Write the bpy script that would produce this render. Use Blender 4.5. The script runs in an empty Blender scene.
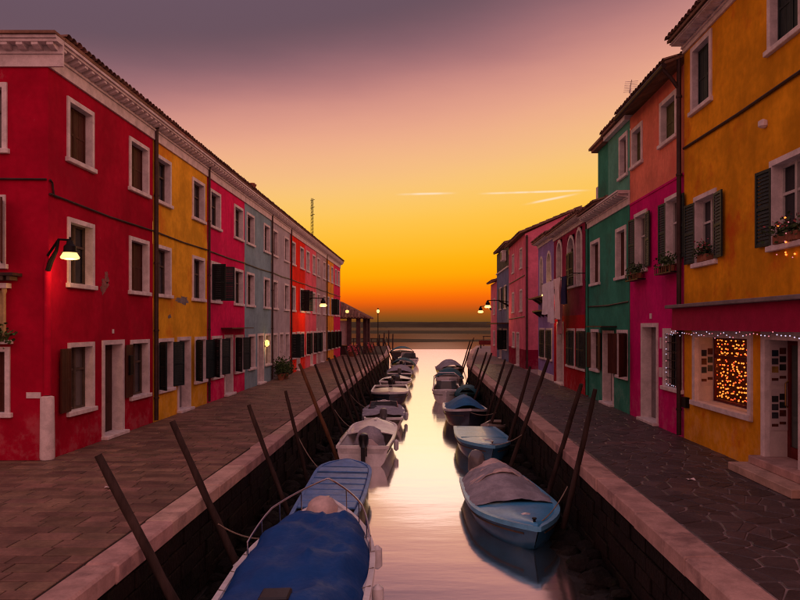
import bpy, bmesh, math, random
from mathutils import Vector, Matrix, noise
random.seed(7)
R = math.radians
SC = bpy.context.scene
COL = SC.collection

# ------------------------------------------------------------------ camera
cd = bpy.data.cameras.new('camera')
cam = bpy.data.objects.new('camera', cd)
COL.objects.link(cam)
cam.location = (0, 0, 2.7)
cam.rotation_euler = (R(90), 0, 0)
cd.sensor_width = 36
cd.lens = 31.5
cd.shift_x = -0.03
cd.shift_y = 0.0325
cd.clip_start = 0.1
cd.clip_end = 20000
SC.camera = cam

# ------------------------------------------------------------------ world
def s2l(c):
    return tuple((x / 255 / 12.92) if x / 255 <= 0.04045 else ((x / 255 + 0.055) / 1.055) ** 2.4 for x in c)
W_ = bpy.data.worlds.new('World')
SC.world = W_
W_.use_nodes = True
wn = W_.node_tree.nodes
wl = W_.node_tree.links
wn.clear()
def N(nt, typ, **kw):
    n = nt.nodes.new(typ)
    for k, v in kw.items():
        setattr(n, k, v)
    return n
def MATH(nt, op, a, b=None, c=None, clamp=False):
    n = nt.nodes.new('ShaderNodeMath'); n.operation = op; n.use_clamp = clamp
    for i, x in enumerate((a, b, c)):
        if x is None: continue
        if isinstance(x, (int, float)): n.inputs[i].default_value = x
        else: nt.links.new(x, n.inputs[i])
    return n.outputs[0]
def SSTEP(nt, x, a, b):
    n = nt.nodes.new('ShaderNodeMapRange'); n.interpolation_type = 'SMOOTHSTEP'
    nt.links.new(x, n.inputs[0])
    n.inputs[1].default_value = a; n.inputs[2].default_value = b
    return n.outputs[0]
def MIX(nt, fac, a, b, blend='MIX'):
    n = nt.nodes.new('ShaderNodeMix'); n.data_type = 'RGBA'; n.blend_type = blend
    for s, x in ((n.inputs[0], fac), (n.inputs[6], a), (n.inputs[7], b)):
        if isinstance(x, (int, float)): s.default_value = x
        elif isinstance(x, tuple): s.default_value = x if len(x) == 4 else (*x, 1)
        else: nt.links.new(x, s)
    return n.outputs[2]
NT = W_.node_tree
tc = N(NT, 'ShaderNodeTexCoord')
sep = N(NT, 'ShaderNodeSeparateXYZ')
wl.new(tc.outputs['Generated'], sep.inputs[0])
dx, dy, dz = sep.outputs
# the glow banks up a little higher towards the right
tilt = MATH(NT, 'MULTIPLY_ADD', MATH(NT, 'MINIMUM', MATH(NT, 'MAXIMUM', dx, -0.5), 0.5), -0.50, 1.0)
el = MATH(NT, 'MULTIPLY', dz, tilt)
# faint uneven veils of high cloud
vm = N(NT, 'ShaderNodeMapping'); vm.inputs['Scale'].default_value = (2.2, 2.2, 9.0)
wl.new(tc.outputs['Generated'], vm.inputs[0])
vn = N(NT, 'ShaderNodeTexNoise'); vn.inputs['Scale'].default_value = 1.6; vn.inputs['Detail'].default_value = 5; vn.inputs['Roughness'].default_value = 0.55
wl.new(vm.outputs[0], vn.inputs['Vector'])
el = MATH(NT, 'ADD', el, MATH(NT, 'MULTIPLY', MATH(NT, 'MULTIPLY', MATH(NT, 'SUBTRACT', vn.outputs[0], 0.5), 0.028), SSTEP(NT, dz, 0.04, 0.34)))
ramp = N(NT, 'ShaderNodeValToRGB')
cr = ramp.color_ramp
cr.interpolation = 'B_SPLINE'
stops = [(0.0, (80, 57, 28)), (0.010, (112, 70, 28)), (0.021, (160, 76, 22)), (0.034, (238, 88, 10)), (0.050, (255, 122, 0)),
         (0.073, (255, 168, 0)), (0.104, (255, 181, 8)), (0.150, (254, 197, 72)), (0.188, (250, 199, 112)), (0.224, (246, 190, 132)),
         (0.275, (236, 168, 140)), (0.316, (208, 142, 132)), (0.348, (172, 117, 119)), (0.386, (130, 94, 104)), (0.43, (97, 77, 88)),
         (0.56, (116, 92, 110)), (1.0, (166, 134, 150))]
while len(cr.elements) < len(stops):
    cr.elements.new(0.5)
for e, (p, c) in zip(cr.elements, stops):
    e.position = p
    e.color = (*s2l(c), 1)
wl.new(el, ramp.inputs[0])
# the pink dusk sky that lies to the sides and behind the viewer
back = N(NT, 'ShaderNodeValToRGB')
bc = back.color_ramp
bst = [(0.0, (160, 104, 106)), (0.10, (240, 152, 140)), (0.30, (244, 168, 158)), (0.65, (208, 154, 158)), (1.0, (166, 134, 150))]
while len(bc.elements) < len(bst):
    bc.elements.new(0.5)
for e, (p, c) in zip(bc.elements, bst):
    e.position = p
    e.color = (*s2l(c), 1)
wl.new(dz, back.inputs[0])
turn = SSTEP(NT, dy, 0.80, -0.15)
skyc = MIX(NT, turn, ramp.outputs[0], back.outputs[0])
# brighter towards the right out of view, raised to light the left fronts
side = MATH(NT, 'MULTIPLY_ADD', dx, 0.55, 1.22)
side = MATH(NT, 'MULTIPLY_ADD', MATH(NT, 'SUBTRACT', side, 1.0), turn, 1.0)
# thin vapour trails low over the lagoon
az = MATH(NT, 'DIVIDE', dx, MATH(NT, 'MAXIMUM', dy, 0.05))
te = MATH(NT, 'DIVIDE', dz, MATH(NT, 'MAXIMUM', dy, 0.05))
nz = N(NT, 'ShaderNodeTexNoise'); nz.inputs['Scale'].default_value = 22; nz.inputs['Detail'].default_value = 3
wl.new(tc.outputs['Generated'], nz.inputs['Vector'])
def trail(a0, b0, a1, b1, w):
    k = (b1 - b0) / (a1 - a0)
    line = MATH(NT, 'MULTIPLY_ADD', MATH(NT, 'SUBTRACT', az, a0), k, b0)
    d = MATH(NT, 'ABSOLUTE', MATH(NT, 'SUBTRACT', te, line))
    m = SSTEP(NT, d, w, 0.0)
    m = MATH(NT, 'MULTIPLY', m, SSTEP(NT, az, a0 - 0.01, a0 + 0.03))
    m = MATH(NT, 'MULTIPLY', m, SSTEP(NT, az, a1 + 0.005, a1 - 0.04))
    m = MATH(NT, 'MULTIPLY', m, SSTEP(NT, nz.outputs[0], 0.36, 0.6))
    return MATH(NT, 'MULTIPLY', m, SSTEP(NT, dy, 0.2, 0.4))
t1 = trail(-0.035, 0.188, 0.05, 0.190, 0.0024)
t2 = trail(0.08, 0.189, 0.24, 0.194, 0.0022)
t3 = trail(0.145, 0.174, 0.225, 0.190, 0.0026)
tr = MATH(NT, 'ADD', t1, MATH(NT, 'ADD', t2, t3), clamp=True)
skyc = MIX(NT, MATH(NT, 'MULTIPLY', tr, 0.75), skyc, s2l((255, 232, 205)))
nish = N(NT, 'ShaderNodeTexSky', sky_type='NISHITA')
nish.sun_disc = False
nish.sun_elevation = R(2)
nish.sun_rotation = R(1)
nmix = N(NT, 'ShaderNodeBackground'); nmix.inputs[1].default_value = 0.001
wl.new(nish.outputs[0], nmix.inputs[0])
bg = N(NT, 'ShaderNodeBackground')
wl.new(skyc, bg.inputs[0])
wl.new(side, bg.inputs[1])
addw = N(NT, 'ShaderNodeAddShader')
wl.new(bg.outputs[0], addw.inputs[0]); wl.new(nmix.outputs[0], addw.inputs[1])
wo = N(NT, 'ShaderNodeOutputWorld')
wl.new(addw.outputs[0], wo.inputs[0])

# ------------------------------------------------------------------ sun: soft low afterglow from ahead
sd = bpy.data.lights.new('sun', 'SUN')
sd.energy = 0.029
sd.angle = R(14)
sd.color = (1.0, 0.84, 0.88)
sun = bpy.data.objects.new('sun', sd)
COL.objects.link(sun)
SUN_AZ, SUN_EL = R(1), R(8.4)      # azimuth measured from +Y towards +X
sdir = Vector((math.sin(SUN_AZ) * math.cos(SUN_EL), math.cos(SUN_AZ) * math.cos(SUN_EL), math.sin(SUN_EL)))
sun.rotation_euler = (-sdir).to_track_quat('-Z', 'Y').to_euler()

SC.view_settings.view_transform = 'Standard'
SC.view_settings.look = 'None'
SC.view_settings.gamma = 1
SC.view_settings.exposure = 0.0
SC.view_settings.use_curve_mapping = False
SC.render.engine = 'CYCLES'
SC.cycles.use_denoising = True
SC.cycles.filter_width = 1.15
SC.cycles.max_bounces = 6
SC.cycles.diffuse_bounces = 3
SC.cycles.glossy_bounces = 3
SC.cycles.sample_clamp_indirect = 4

# ------------------------------------------------------------------ materials
MATS = {}
def newmat(name):
    m = bpy.data.materials.new(name); m.use_nodes = True
    nt = m.node_tree
    b = nt.nodes['Principled BSDF']
    return m, nt, b
def surf(name, col, rough=0.7, var=0.25, scale=3.0, fine=30.0, bump=0.2, bdist=0.01, metal=0.0, tint=None, tintamt=0.0,
         spec=0.14, island=0.0, stretch=(1, 1, 1), coat=0.0, streak=0.0, salt=0.0):
    """A weathered surface: two noise sizes vary the colour, a fine one gives relief."""
    if name in MATS: return MATS[name]
    m, nt, b = newmat(name)
    t = N(nt, 'ShaderNodeTexCoord')
    mp = N(nt, 'ShaderNodeMapping'); mp.inputs['Scale'].default_value = stretch
    g = N(nt, 'ShaderNodeNewGeometry')
    nt.links.new(g.outputs['Position'], mp.inputs[0])
    n1 = N(nt, 'ShaderNodeTexNoise'); n1.inputs['Scale'].default_value = scale; n1.inputs['Detail'].default_value = 7; n1.inputs['Roughness'].default_value = 0.62
    n2 = N(nt, 'ShaderNodeTexNoise'); n2.inputs['Scale'].default_value = fine; n2.inputs['Detail'].default_value = 5
    nt.links.new(mp.outputs[0], n1.inputs['Vector']); nt.links.new(mp.outputs[0], n2.inputs['Vector'])
    f1 = SSTEP(nt, n1.outputs[0], 0.3, 0.7)
    dark = tuple(c * (1 - var) for c in col); lite = tuple(min(1, c * (1 + var * 0.5)) for c in col)
    c = MIX(nt, f1, dark, lite)
    c = MIX(nt, MATH(nt, 'MULTIPLY', SSTEP(nt, n2.outputs[0], 0.35, 0.7), var * 0.9), c, tuple(x * 0.55 for x in col))
    if tint:
        n3 = N(nt, 'ShaderNodeTexNoise'); n3.inputs['Scale'].default_value = scale * 0.45; n3.inputs['Detail'].default_value = 8; n3.inputs['Roughness'].default_value = 0.7
        off = N(nt, 'ShaderNodeMapping'); off.inputs['Location'].default_value = (13.1, 5.7, 3.3); off.inputs['Scale'].default_value = stretch
        nt.links.new(g.outputs['Position'], off.inputs[0]); nt.links.new(off.outputs[0], n3.inputs['Vector'])
        c = MIX(nt, MATH(nt, 'MULTIPLY', SSTEP(nt, n3.outputs[0], 0.52, 0.68), tintamt), c, tint)
    if streak:
        sm = N(nt, 'ShaderNodeMapping'); sm.inputs['Scale'].default_value = (2.0, 2.0, 0.4)
        nt.links.new(g.outputs['Position'], sm.inputs[0])
        n4 = N(nt, 'ShaderNodeTexNoise'); n4.inputs['Scale'].default_value = 1.6; n4.inputs['Detail'].default_value = 6
        nt.links.new(sm.outputs[0], n4.inputs['Vector'])
        c = MIX(nt, MATH(nt, 'MULTIPLY', SSTEP(nt, n4.outputs[0], 0.50, 0.80), streak), c, tuple(x * 0.5 for x in col))
    if salt:
        n5 = N(nt, 'ShaderNodeTexNoise'); n5.inputs['Scale'].default_value = 2.3; n5.inputs['Detail'].default_value = 9; n5.inputs['Roughness'].default_value = 0.72
        nt.links.new(g.outputs['Position'], n5.inputs['Vector'])
        sp_ = N(nt, 'ShaderNodeSeparateXYZ'); nt.links.new(g.outputs['Position'], sp_.inputs[0])
        lim = MATH(nt, 'MULTIPLY_ADD', n1.outputs[0], 2.2, -0.2)
        low = SSTEP(nt, MATH(nt, 'SUBTRACT', lim, sp_.outputs[2]), 0.0, 0.5)
        c = MIX(nt, MATH(nt, 'MULTIPLY', MATH(nt, 'MULTIPLY', low, SSTEP(nt, n5.outputs[0], 0.46, 0.62)), salt), c, tuple(x * 0.6 + 0.16 for x in col))
        c = MIX(nt, MATH(nt, 'MULTIPLY', SSTEP(nt, n5.outputs[0], 0.66, 0.70), salt), c, tuple(x * 0.7 + 0.12 for x in col))
    if island:
        oi = N(nt, 'ShaderNodeObjectInfo')
        r = MATH(nt, 'FRACT', MATH(nt, 'ADD', oi.outputs['Random'], g.outputs['Random Per Island']))
        hs = N(nt, 'ShaderNodeHueSaturation')
        nt.links.new(c, hs.inputs['Color'])
        nt.links.new(MATH(nt, 'MULTIPLY_ADD', r, island, 1 - island * 0.5), hs.inputs['Value'])
        nt.links.new(MATH(nt, 'MULTIPLY_ADD', MATH(nt, 'FRACT', MATH(nt, 'MULTIPLY', r, 7.31)), 0.03, 0.485), hs.inputs['Hue'])
        c = hs.outputs[0]
    nt.links.new(c, b.inputs['Base Color'])
    b.inputs['Metallic'].default_value = metal
    b.inputs['Specular IOR Level'].default_value = spec
    b.inputs['Coat Weight'].default_value = coat
    b.inputs['Coat Roughness'].default_value = 0.15
    nt.links.new(MATH(nt, 'MULTIPLY_ADD', n2.outputs[0], 0.3, rough - 0.15, clamp=True), b.inputs['Roughness'])
    if bump:
        bp = N(nt, 'ShaderNodeBump'); bp.inputs['Strength'].default_value = bump; bp.inputs['Distance'].default_value = bdist
        h = MATH(nt, 'ADD', n2.outputs[0], MATH(nt, 'MULTIPLY', n1.outputs[0], 1.5))
        nt.links.new(h, bp.inputs['Height']); nt.links.new(bp.outputs[0], b.inputs['Normal'])
    MATS[name] = m
    return m
def plaster(name, col, tint=None, ta=0.35, var=0.22):
    return surf('plaster_' + name, col, rough=0.85, var=var, scale=1.15, fine=7, bump=0.35, bdist=0.015, spec=0.04,
                tint=tint or tuple(min(1, c * 0.55 + 0.04) for c in col), tintamt=ta, streak=0.36, salt=0.32)
def emis(name, col, s):
    if name in MATS: return MATS[name]
    m, nt, b = newmat(name)
    b.inputs['Base Color'].default_value = (*col, 1)
    b.inputs['Emission Color'].default_value = (*col, 1)
    b.inputs['Emission Strength'].default_value = s
    MATS[name] = m
    return m
def glassmat(name, col=(0.012, 0.016, 0.022), rough=0.06):
    if name in MATS: return MATS[name]
    m, nt, b = newmat(name)
    g = N(nt, 'ShaderNodeNewGeometry')
    n1 = N(nt, 'ShaderNodeTexNoise'); n1.inputs['Scale'].default_value = 1.7
    nt.links.new(g.outputs['Position'], n1.inputs['Vector'])
    bp = N(nt, 'ShaderNodeBump'); bp.inputs['Strength'].default_value = 0.15; bp.inputs['Distance'].default_value = 0.05
    nt.links.new(n1.outputs[0], bp.inputs['Height']); nt.links.new(bp.outputs[0], b.inputs['Normal'])
    b.inputs['Base Color'].default_value = (*col, 1)
    b.inputs['Roughness'].default_value = rough
    b.inputs['Specular IOR Level'].default_value = 0.28
    MATS[name] = m
    return m
M_STONE = surf('white_stone', (0.72, 0.64, 0.63), 0.7, 0.22, 4, 40, 0.25, 0.006, tint=(0.34, 0.27, 0.25), tintamt=0.4)
M_CURB = surf('kerb_stone', (0.50, 0.33, 0.28), 0.75, 0.28, 3, 34, 0.5, 0.01, tint=(0.20, 0.13, 0.12), tintamt=0.75, island=0.3)
M_SLAB = surf('trachyte', (0.190, 0.108, 0.078), 0.62, 0.42, 2.2, 20, 0.6, 0.010, tint=(0.09, 0.055, 0.045), tintamt=0.6, island=0.62, spec=0.3)
M_JOINT = surf('mortar', (0.045, 0.030, 0.026), 0.9, 0.3, 6, 40, 0.4)
M_CRAZY = surf('porphyry', (0.062, 0.048, 0.050), 0.5, 0.35, 2.6, 24, 0.6, 0.01, tint=(0.13, 0.07, 0.06), tintamt=0.5, island=0.7, spec=0.4)
M_CJOINT = surf('pale_mortar', (0.25, 0.19, 0.185), 0.9, 0.3, 5, 40, 0.4)
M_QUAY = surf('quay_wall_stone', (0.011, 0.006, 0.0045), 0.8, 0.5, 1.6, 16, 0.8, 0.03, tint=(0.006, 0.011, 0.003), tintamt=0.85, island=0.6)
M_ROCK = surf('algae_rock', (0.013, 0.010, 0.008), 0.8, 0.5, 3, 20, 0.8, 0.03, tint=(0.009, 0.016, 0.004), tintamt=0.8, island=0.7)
M_MUD = surf('canal_mud', (0.03, 0.024, 0.016), 0.6, 0.5, 2, 15, 0.8, 0.03)
M_TILE = surf('roof_tile', (0.26, 0.14, 0.10), 0.85, 0.45, 1.8, 20, 0.4, 0.01, tint=(0.10, 0.07, 0.05), tintamt=0.6, island=0.6)
M_GUT = surf('gutter_metal', (0.06, 0.035, 0.032), 0.5, 0.3, 4, 30, 0.1, metal=0.3)
M_BRN = surf('brown_shutter', (0.075, 0.022, 0.014), 0.55, 0.35, 4, 30, 0.3, 0.006, stretch=(1, 1, 0.2))
M_GRN = surf('dark_green_shutter', (0.018, 0.030, 0.030), 0.5, 0.35, 4, 30, 0.3, 0.006, stretch=(1, 1, 0.2))
M_BLK = surf('black_iron', (0.014, 0.012, 0.012), 0.45, 0.3, 8, 40, 0.15, metal=0.4)
M_WOOD = surf('casement_wood', (0.10, 0.07, 0.05), 0.5, 0.3, 4, 30, 0.2)
M_WHITEW = surf('white_casement', (0.55, 0.52, 0.50), 0.5, 0.2, 4, 30, 0.1)
M_DOOR = surf('dark_door', (0.055, 0.020, 0.014), 0.45, 0.35, 4, 30, 0.25, stretch=(1, 1, 0.2))
M_DOORG = surf('grey_door', (0.22, 0.19, 0.19), 0.5, 0.25, 4, 30, 0.2)
M_GLASS = glassmat('window_glass')
PANES = [M_GLASS, M_GLASS, glassmat('curtained_glass', (0.10, 0.085, 0.08), 0.15), glassmat('dim_glass', (0.03, 0.03, 0.035), 0.1)]
M_CURTAIN = surf('curtain', (0.32, 0.29, 0.28), 0.9, 0.3, 3, 20, 0.3, stretch=(6, 6, 0.3))
M_POLE = surf('mooring_timber', (0.050, 0.032, 0.027), 0.85, 0.5, 5, 26, 0.9, 0.012, tint=(0.03, 0.022, 0.018), tintamt=0.7, stretch=(1, 1, 0.14))
M_POLE2 = surf('ochre_timber', (0.15, 0.07, 0.036), 0.85, 0.4, 5, 26, 0.8, 0.012, stretch=(1, 1, 0.14))
M_BRASS = surf('brass', (0.35, 0.22, 0.07), 0.35, 0.2, 10, 40, 0.05, metal=1.0)
M_LEAF = surf('leaf_green', (0.045, 0.075, 0.022), 0.6, 0.4, 8, 30, 0.0, island=0.8)
M_FLOWER = surf('flower_pink', (0.55, 0.10, 0.12), 0.6, 0.3, 8, 30, 0.0, island=0.5)
M_TERRA = surf('terracotta', (0.30, 0.12, 0.07), 0.8, 0.3, 6, 30, 0.3)

# ------------------------------------------------------------------ mesh helpers
WO = {}                                   # world origin of every root / part (no rotation on houses)
class MB:
    def __init__(s): s.v = []; s.f = []
    def add(s, vs, fs):
        o = len(s.v); s.v += [Vector(p) for p in vs]; s.f += [tuple(i + o for i in f) for f in fs]
        return s
    def quad(s, a, b, c, d): return s.add([a, b, c, d], [(0, 1, 2, 3)])
    def hexa(s, p):
        return s.add(p, [(0, 3, 2, 1), (4, 5, 6, 7), (0, 1, 5, 4), (1, 2, 6, 5), (2, 3, 7, 6), (3, 0, 4, 7)])
    def box(s, x0, x1, y0, y1, z0, z1):
        return s.hexa([(x0, y0, z0), (x1, y0, z0), (x1, y1, z0), (x0, y1, z0), (x0, y0, z1), (x1, y0, z1), (x1, y1, z1), (x0, y1, z1)])
    def fbox(s, F, u0, u1, d0, d1, z0, z1):
        return s.hexa([F(u0, d0, z0), F(u1, d0, z0), F(u1, d1, z0), F(u0, d1, z0), F(u0, d0, z1), F(u1, d0, z1), F(u1, d1, z1), F(u0, d1, z1)])
    def tube(s, pts, rad, n=8, cap=True):
        pts = [Vector(p) for p in pts]
        if isinstance(rad, (int, float)): rad = [rad] * len(pts)
        rings = []; prev = None
        for i, p in enumerate(pts):
            a = pts[max(0, i - 1)]; b = pts[min(len(pts) - 1, i + 1)]
            t = (b - a).normalized()
            if prev is None:
                r = t.cross(Vector((0, 0, 1)))
                if r.length < 0.05: r = t.cross(Vector((1, 0, 0)))
            else: r = prev - t * prev.dot(t)
            r.normalize(); prev = r; q = t.cross(r)
            rings.append([p + (r * math.cos(2 * math.pi * k / n) + q * math.sin(2 * math.pi * k / n)) * rad[i] for k in range(n)])
        o = len(s.v)
        for rg in rings: s.v += rg
        for i in range(len(rings) - 1):
            for k in range(n):
                s.f.append((o + i * n + k, o + i * n + (k + 1) % n, o + (i + 1) * n + (k + 1) % n, o + (i + 1) * n + k))
        if cap:
            s.f.append(tuple(o + k for k in range(n))); e = o + (len(rings) - 1) * n
            s.f.append(tuple(e + k for k in range(n)))
        return s
    def lathe(s, c, prof, n=12):
        c = Vector(c); o = len(s.v)
        for r, z in prof:
            for k in range(n):
                a = 2 * math.pi * k / n
                s.v.append(c + Vector((r * math.cos(a), r * math.sin(a), z)))
        for i in range(len(prof) - 1):
            for k in range(n):
                s.f.append((o + i * n + k, o + i * n + (k + 1) % n, o + (i + 1) * n + (k + 1) % n, o + (i + 1) * n + k))
        s.f.append(tuple(o + k for k in range(n))); e = o + (len(prof) - 1) * n
        s.f.append(tuple(e + k for k in range(n)))
        return s
    def prism(s, poly, ax, a, b):
        """closed outline (list of 2d) extruded along axis ax ('x','y','z') from a to b"""
        def P(q, t):
            return {'x': (t, q[0], q[1]), 'y': (q[0], t, q[1]), 'z': (q[0], q[1], t)}[ax]
        n = len(poly); o = len(s.v)
        s.v += [Vector(P(q, a)) for q in poly] + [Vector(P(q, b)) for q in poly]
        s.f.append(tuple(o + i for i in range(n))); s.f.append(tuple(o + n + i for i in range(n)))
        for i in range(n): s.f.append((o + i, o + (i + 1) % n, o + n + (i + 1) % n, o + n + i))
        return s
    def grid(s, fn, nu, nv):
        o = len(s.v)
        for i in range(nu + 1):
            for j in range(nv + 1): s.v.append(Vector(fn(i / nu, j / nv)))
        for i in range(nu):
            for j in range(nv):
                a = o + i * (nv + 1) + j
                s.f.append((a, a + nv + 1, a + nv + 2, a + 1))
        return s
    def sheet(s, fn, nu, nv, th):
        """a cloth-like closed sheet: top grid, bottom grid th lower, joined rim"""
        top = [[Vector(fn(i / nu, j / nv)) for j in range(nv + 1)] for i in range(nu + 1)]
        off = th if isinstance(th, Vector) else Vector((0, 0, -th))
        o = len(s.v); m = (nu + 1) * (nv + 1)
        for r in top: s.v += r
        for r in top: s.v += [p + off for p in r]
        I = lambda i, j: o + i * (nv + 1) + j
        for i in range(nu):
            for j in range(nv):
                s.f.append((I(i, j), I(i + 1, j), I(i + 1, j + 1), I(i, j + 1)))
                s.f.append((m + I(i, j), m + I(i, j + 1), m + I(i + 1, j + 1), m + I(i + 1, j)))
        rim = [I(i, 0) for i in range(nu + 1)] + [I(nu, j) for j in range(1, nv + 1)] + [I(i, nv) for i in range(nu - 1, -1, -1)] + [I(0, j) for j in range(nv - 1, 0, -1)]
        for a, b in zip(rim, rim[1:] + rim[:1]): s.f.append((a, b, b + m, a + m))
        return s
    def mesh(s, name, mat, origin=(0, 0, 0), smooth=None, bevel=0):
        og = Vector(origin)
        me = bpy.data.meshes.new(name)
        me.from_pydata([p - og for p in s.v], [], s.f)
        bm = bmesh.new(); bm.from_mesh(me)
        if bevel:
            bmesh.ops.bevel(bm, geom=list(bm.edges), offset=bevel, segments=1, affect='EDGES', clamp_overlap=True)
        bmesh.ops.recalc_face_normals(bm, faces=bm.faces)
        bm.to_mesh(me); bm.free()
        if smooth is not None:
            for p in me.polygons: p.use_smooth = True
            me.set_sharp_from_angle(angle=R(smooth))
        me.materials.append(mat)
        return me
    def build(s, name, mat, parent=None, origin=None, smooth=None, bevel=0, kind=None):
        if origin is None:
            lo = [min(p[i] for p in s.v) for i in range(3)]; hi = [max(p[i] for p in s.v) for i in range(3)]
            origin = ((lo[0] + hi[0]) / 2, (lo[1] + hi[1]) / 2, lo[2])
        o = bpy.data.objects.new(name, s.mesh(name, mat, origin, smooth, bevel))
        COL.objects.link(o)
        place(o, origin, parent)
        if kind: o['kind'] = kind
        return o
def place(o, origin, parent):
    og = Vector(origin); WO[o.name] = og
    if parent: o.parent = parent; o.location = og - WO[parent.name]
    else: o.location = og
def share(name, me, origin, parent):
    o = bpy.data.objects.new(name, me); COL.objects.link(o); place(o, origin, parent); return o
def root(name, loc, label, cat, group=None):
    o = bpy.data.objects.new(name, None); COL.objects.link(o); o.location = loc; WO[o.name] = Vector(loc)
    o.empty_display_size = 0.3
    return tag(o, label, cat, group)
def tag(o, label, cat, group=None):
    o['label'] = label; o['category'] = cat
    if group: o['group'] = group
    return o
def struct(o, label=None):
    o['kind'] = 'structure'
    if label: o['label'] = label
    return o
def frame(origin, u, n):
    O = Vector(origin); U = Vector(u); Nn = Vector(n)
    def F(a, d, z): return O + U * a + Nn * d + Vector((0, 0, z))
    F.U = U; F.N = Nn
    return F
XL, XR = -7.6, 6.3
FL = frame((XL, 0, 0), (0, 1, 0), (1, 0, 0))
FR = frame((XR, 0, 0), (0, 1, 0), (-1, 0, 0))
WATER = -1.5

# ------------------------------------------------------------------ ground, quays, water
def sheetobj(name, x0, x1, y0, y1, z, mat, th=0.3):
    return struct(MB().box(x0, x1, y0, y1, z - th, z).build(name, mat))
QEND = 96.0
EDGE_L = [(-12, -3.46), (68, -3.46), (82, -4.0), (QEND, -4.9)]     # (y, x) of the kerb's canal side
EDGE_R = [(-12, 3.04), (50, 3.04), (64, 4.0), (80, 5.4), (QEND, 7.2)]
def edge(E_, y):
    for (y0, x0), (y1, x1) in zip(E_, E_[1:]):
        if y <= y1: return x0 + (x1 - x0) * (y - y0) / (y1 - y0)
    return E_[-1][1]
def bank(name, E_, o0, o1, z0, z1, mat):
    pts = [(x + o0, y) for y, x in E_]
    pts += [(x + o1, y) for y, x in reversed(E_)] if abs(o1) < 10 else [(o1, E_[-1][0]), (o1, E_[0][0])]
    return struct(MB().prism(pts, 'z', z0, z1).build(name, mat))
pav_l = bank('pavement_left', EDGE_L, -0.40, -60, -1.4, -0.018, M_JOINT)
pav_r = bank('pavement_right', EDGE_R, 0.45, 60, -1.4, -0.010, M_CJOINT)
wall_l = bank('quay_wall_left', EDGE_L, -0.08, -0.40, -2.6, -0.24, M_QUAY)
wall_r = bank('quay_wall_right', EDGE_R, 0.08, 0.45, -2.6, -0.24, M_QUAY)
bed = struct(MB().box(-12, 12, -12, QEND, -3.0, -2.65).build('canal_bed', M_MUD))

def visible(x, y): return y > 6.4 and -0.64 * y - 0.6 < x < 0.565 * y + 0.6
# slabs on the left quay, courses running across it
slabs = []
y = 5.6
while y < 66:
    d = random.uniform(0.22, 0.31)
    x = -3.875; xl = XL + 0.004 if y + d > 14.13 else -13.0
    while x > xl + 0.15:
        w = random.uniform(0.38, 0.85) if x < -3.9 else random.uniform(0.2, 0.7)
        x2 = max(xl, x - w)
        if x2 - xl < 0.2: x2 = xl
        slabs.append((x2, x, y, d)); x = x2
    y += d
slabs.sort(key=lambda s: (not visible((s[0] + s[1]) / 2, s[2]), s[2]))
def slab_mb(mb, s):
    g = 0.010; x0, x1, y0, d = s
    j = [random.uniform(-0.004, 0.003) for _ in range(4)]
    a, b, c, e = x0 + g, x1 - g, y0 + g, y0 + d - g
    k = 0.008
    vs = [(a, c, -0.05), (b, c, -0.05), (b, e, -0.05), (a, e, -0.05), (a, c, j[0] - k), (b, c, j[1] - k), (b, e, j[2] - k), (a, e, j[3] - k),
          (a + k, c + k, j[0]), (b - k, c + k, j[1]), (b - k, e - k, j[2]), (a + k, e - k, j[3])]
    return mb.add(vs, [(0, 1, 5, 4), (1, 2, 6, 5), (2, 3, 7, 6), (3, 0, 4, 7), (4, 5, 9, 8), (5, 6, 10, 9), (6, 7, 11, 10), (7, 4, 8, 11), (8, 9, 10, 11)])
for s in slabs[:300]: slab_mb(MB(), s).build('paving_slab', M_SLAB, pav_l)
mb = MB()
for s in slabs[300:]: slab_mb(mb, s)
mb.build('paving_slabs_beyond', M_SLAB, pav_l, kind='stuff')

# irregular flagstones on the right quay
def clip(poly, p, q):
    """keep the part of poly nearer to p than to q"""
    m = ((p[0] + q[0]) / 2, (p[1] + q[1]) / 2); n = (q[0] - p[0], q[1] - p[1]); out = []
    for i in range(len(poly)):
        a, b = poly[i], poly[(i + 1) % len(poly)]
        da = (a[0] - m[0]) * n[0] + (a[1] - m[1]) * n[1]; db = (b[0] - m[0]) * n[0] + (b[1] - m[1]) * n[1]
        if da <= 0: out.append(a)
        if da * db < 0:
            t = da / (da - db); out.append((a[0] + (b[0] - a[0]) * t, a[1] + (b[1] - a[1]) * t))
    return out
x0r, x1r, y0r, y1r = 3.505, XR - 0.006, 5.0, 49.5
cw, ch = 0.36, 0.31
nx, ny = int((x1r - x0r) / cw) + 1, int((y1r - y0r) / ch) + 1
pt = {}
for i in range(nx):
    for j in range(-1, ny + 1):
        pt[i, j] = (min(max(x0r + 0.06, x0r + (i + 0.5 + random.uniform(-0.62, 0.62)) * cw), x1r - 0.06), y0r + (j + 0.5 + random.uniform(-0.62, 0.62)) * ch)
cells = []
for i in range(nx):
    for j in range(ny):
        p = pt[i, j]
        poly = [(x0r, p[1] - 1), (x1r, p[1] - 1), (x1r, p[1] + 1), (x0r, p[1] + 1)]
        for a in range(-2, 3):
            for b in range(-2, 3):
                q = pt.get((i + a, j + b))
                if (a or b) and q and poly: poly = clip(poly, p, q)
        if len(poly) < 3 or not (x0r < p[0] < x1r): continue
        c = (sum(q[0] for q in poly) / len(poly), sum(q[1] for q in poly) / len(poly))
        cells.append((c, poly))
cells.sort(key=lambda s: (not visible(*s[0]), s[0][1]))
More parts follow.
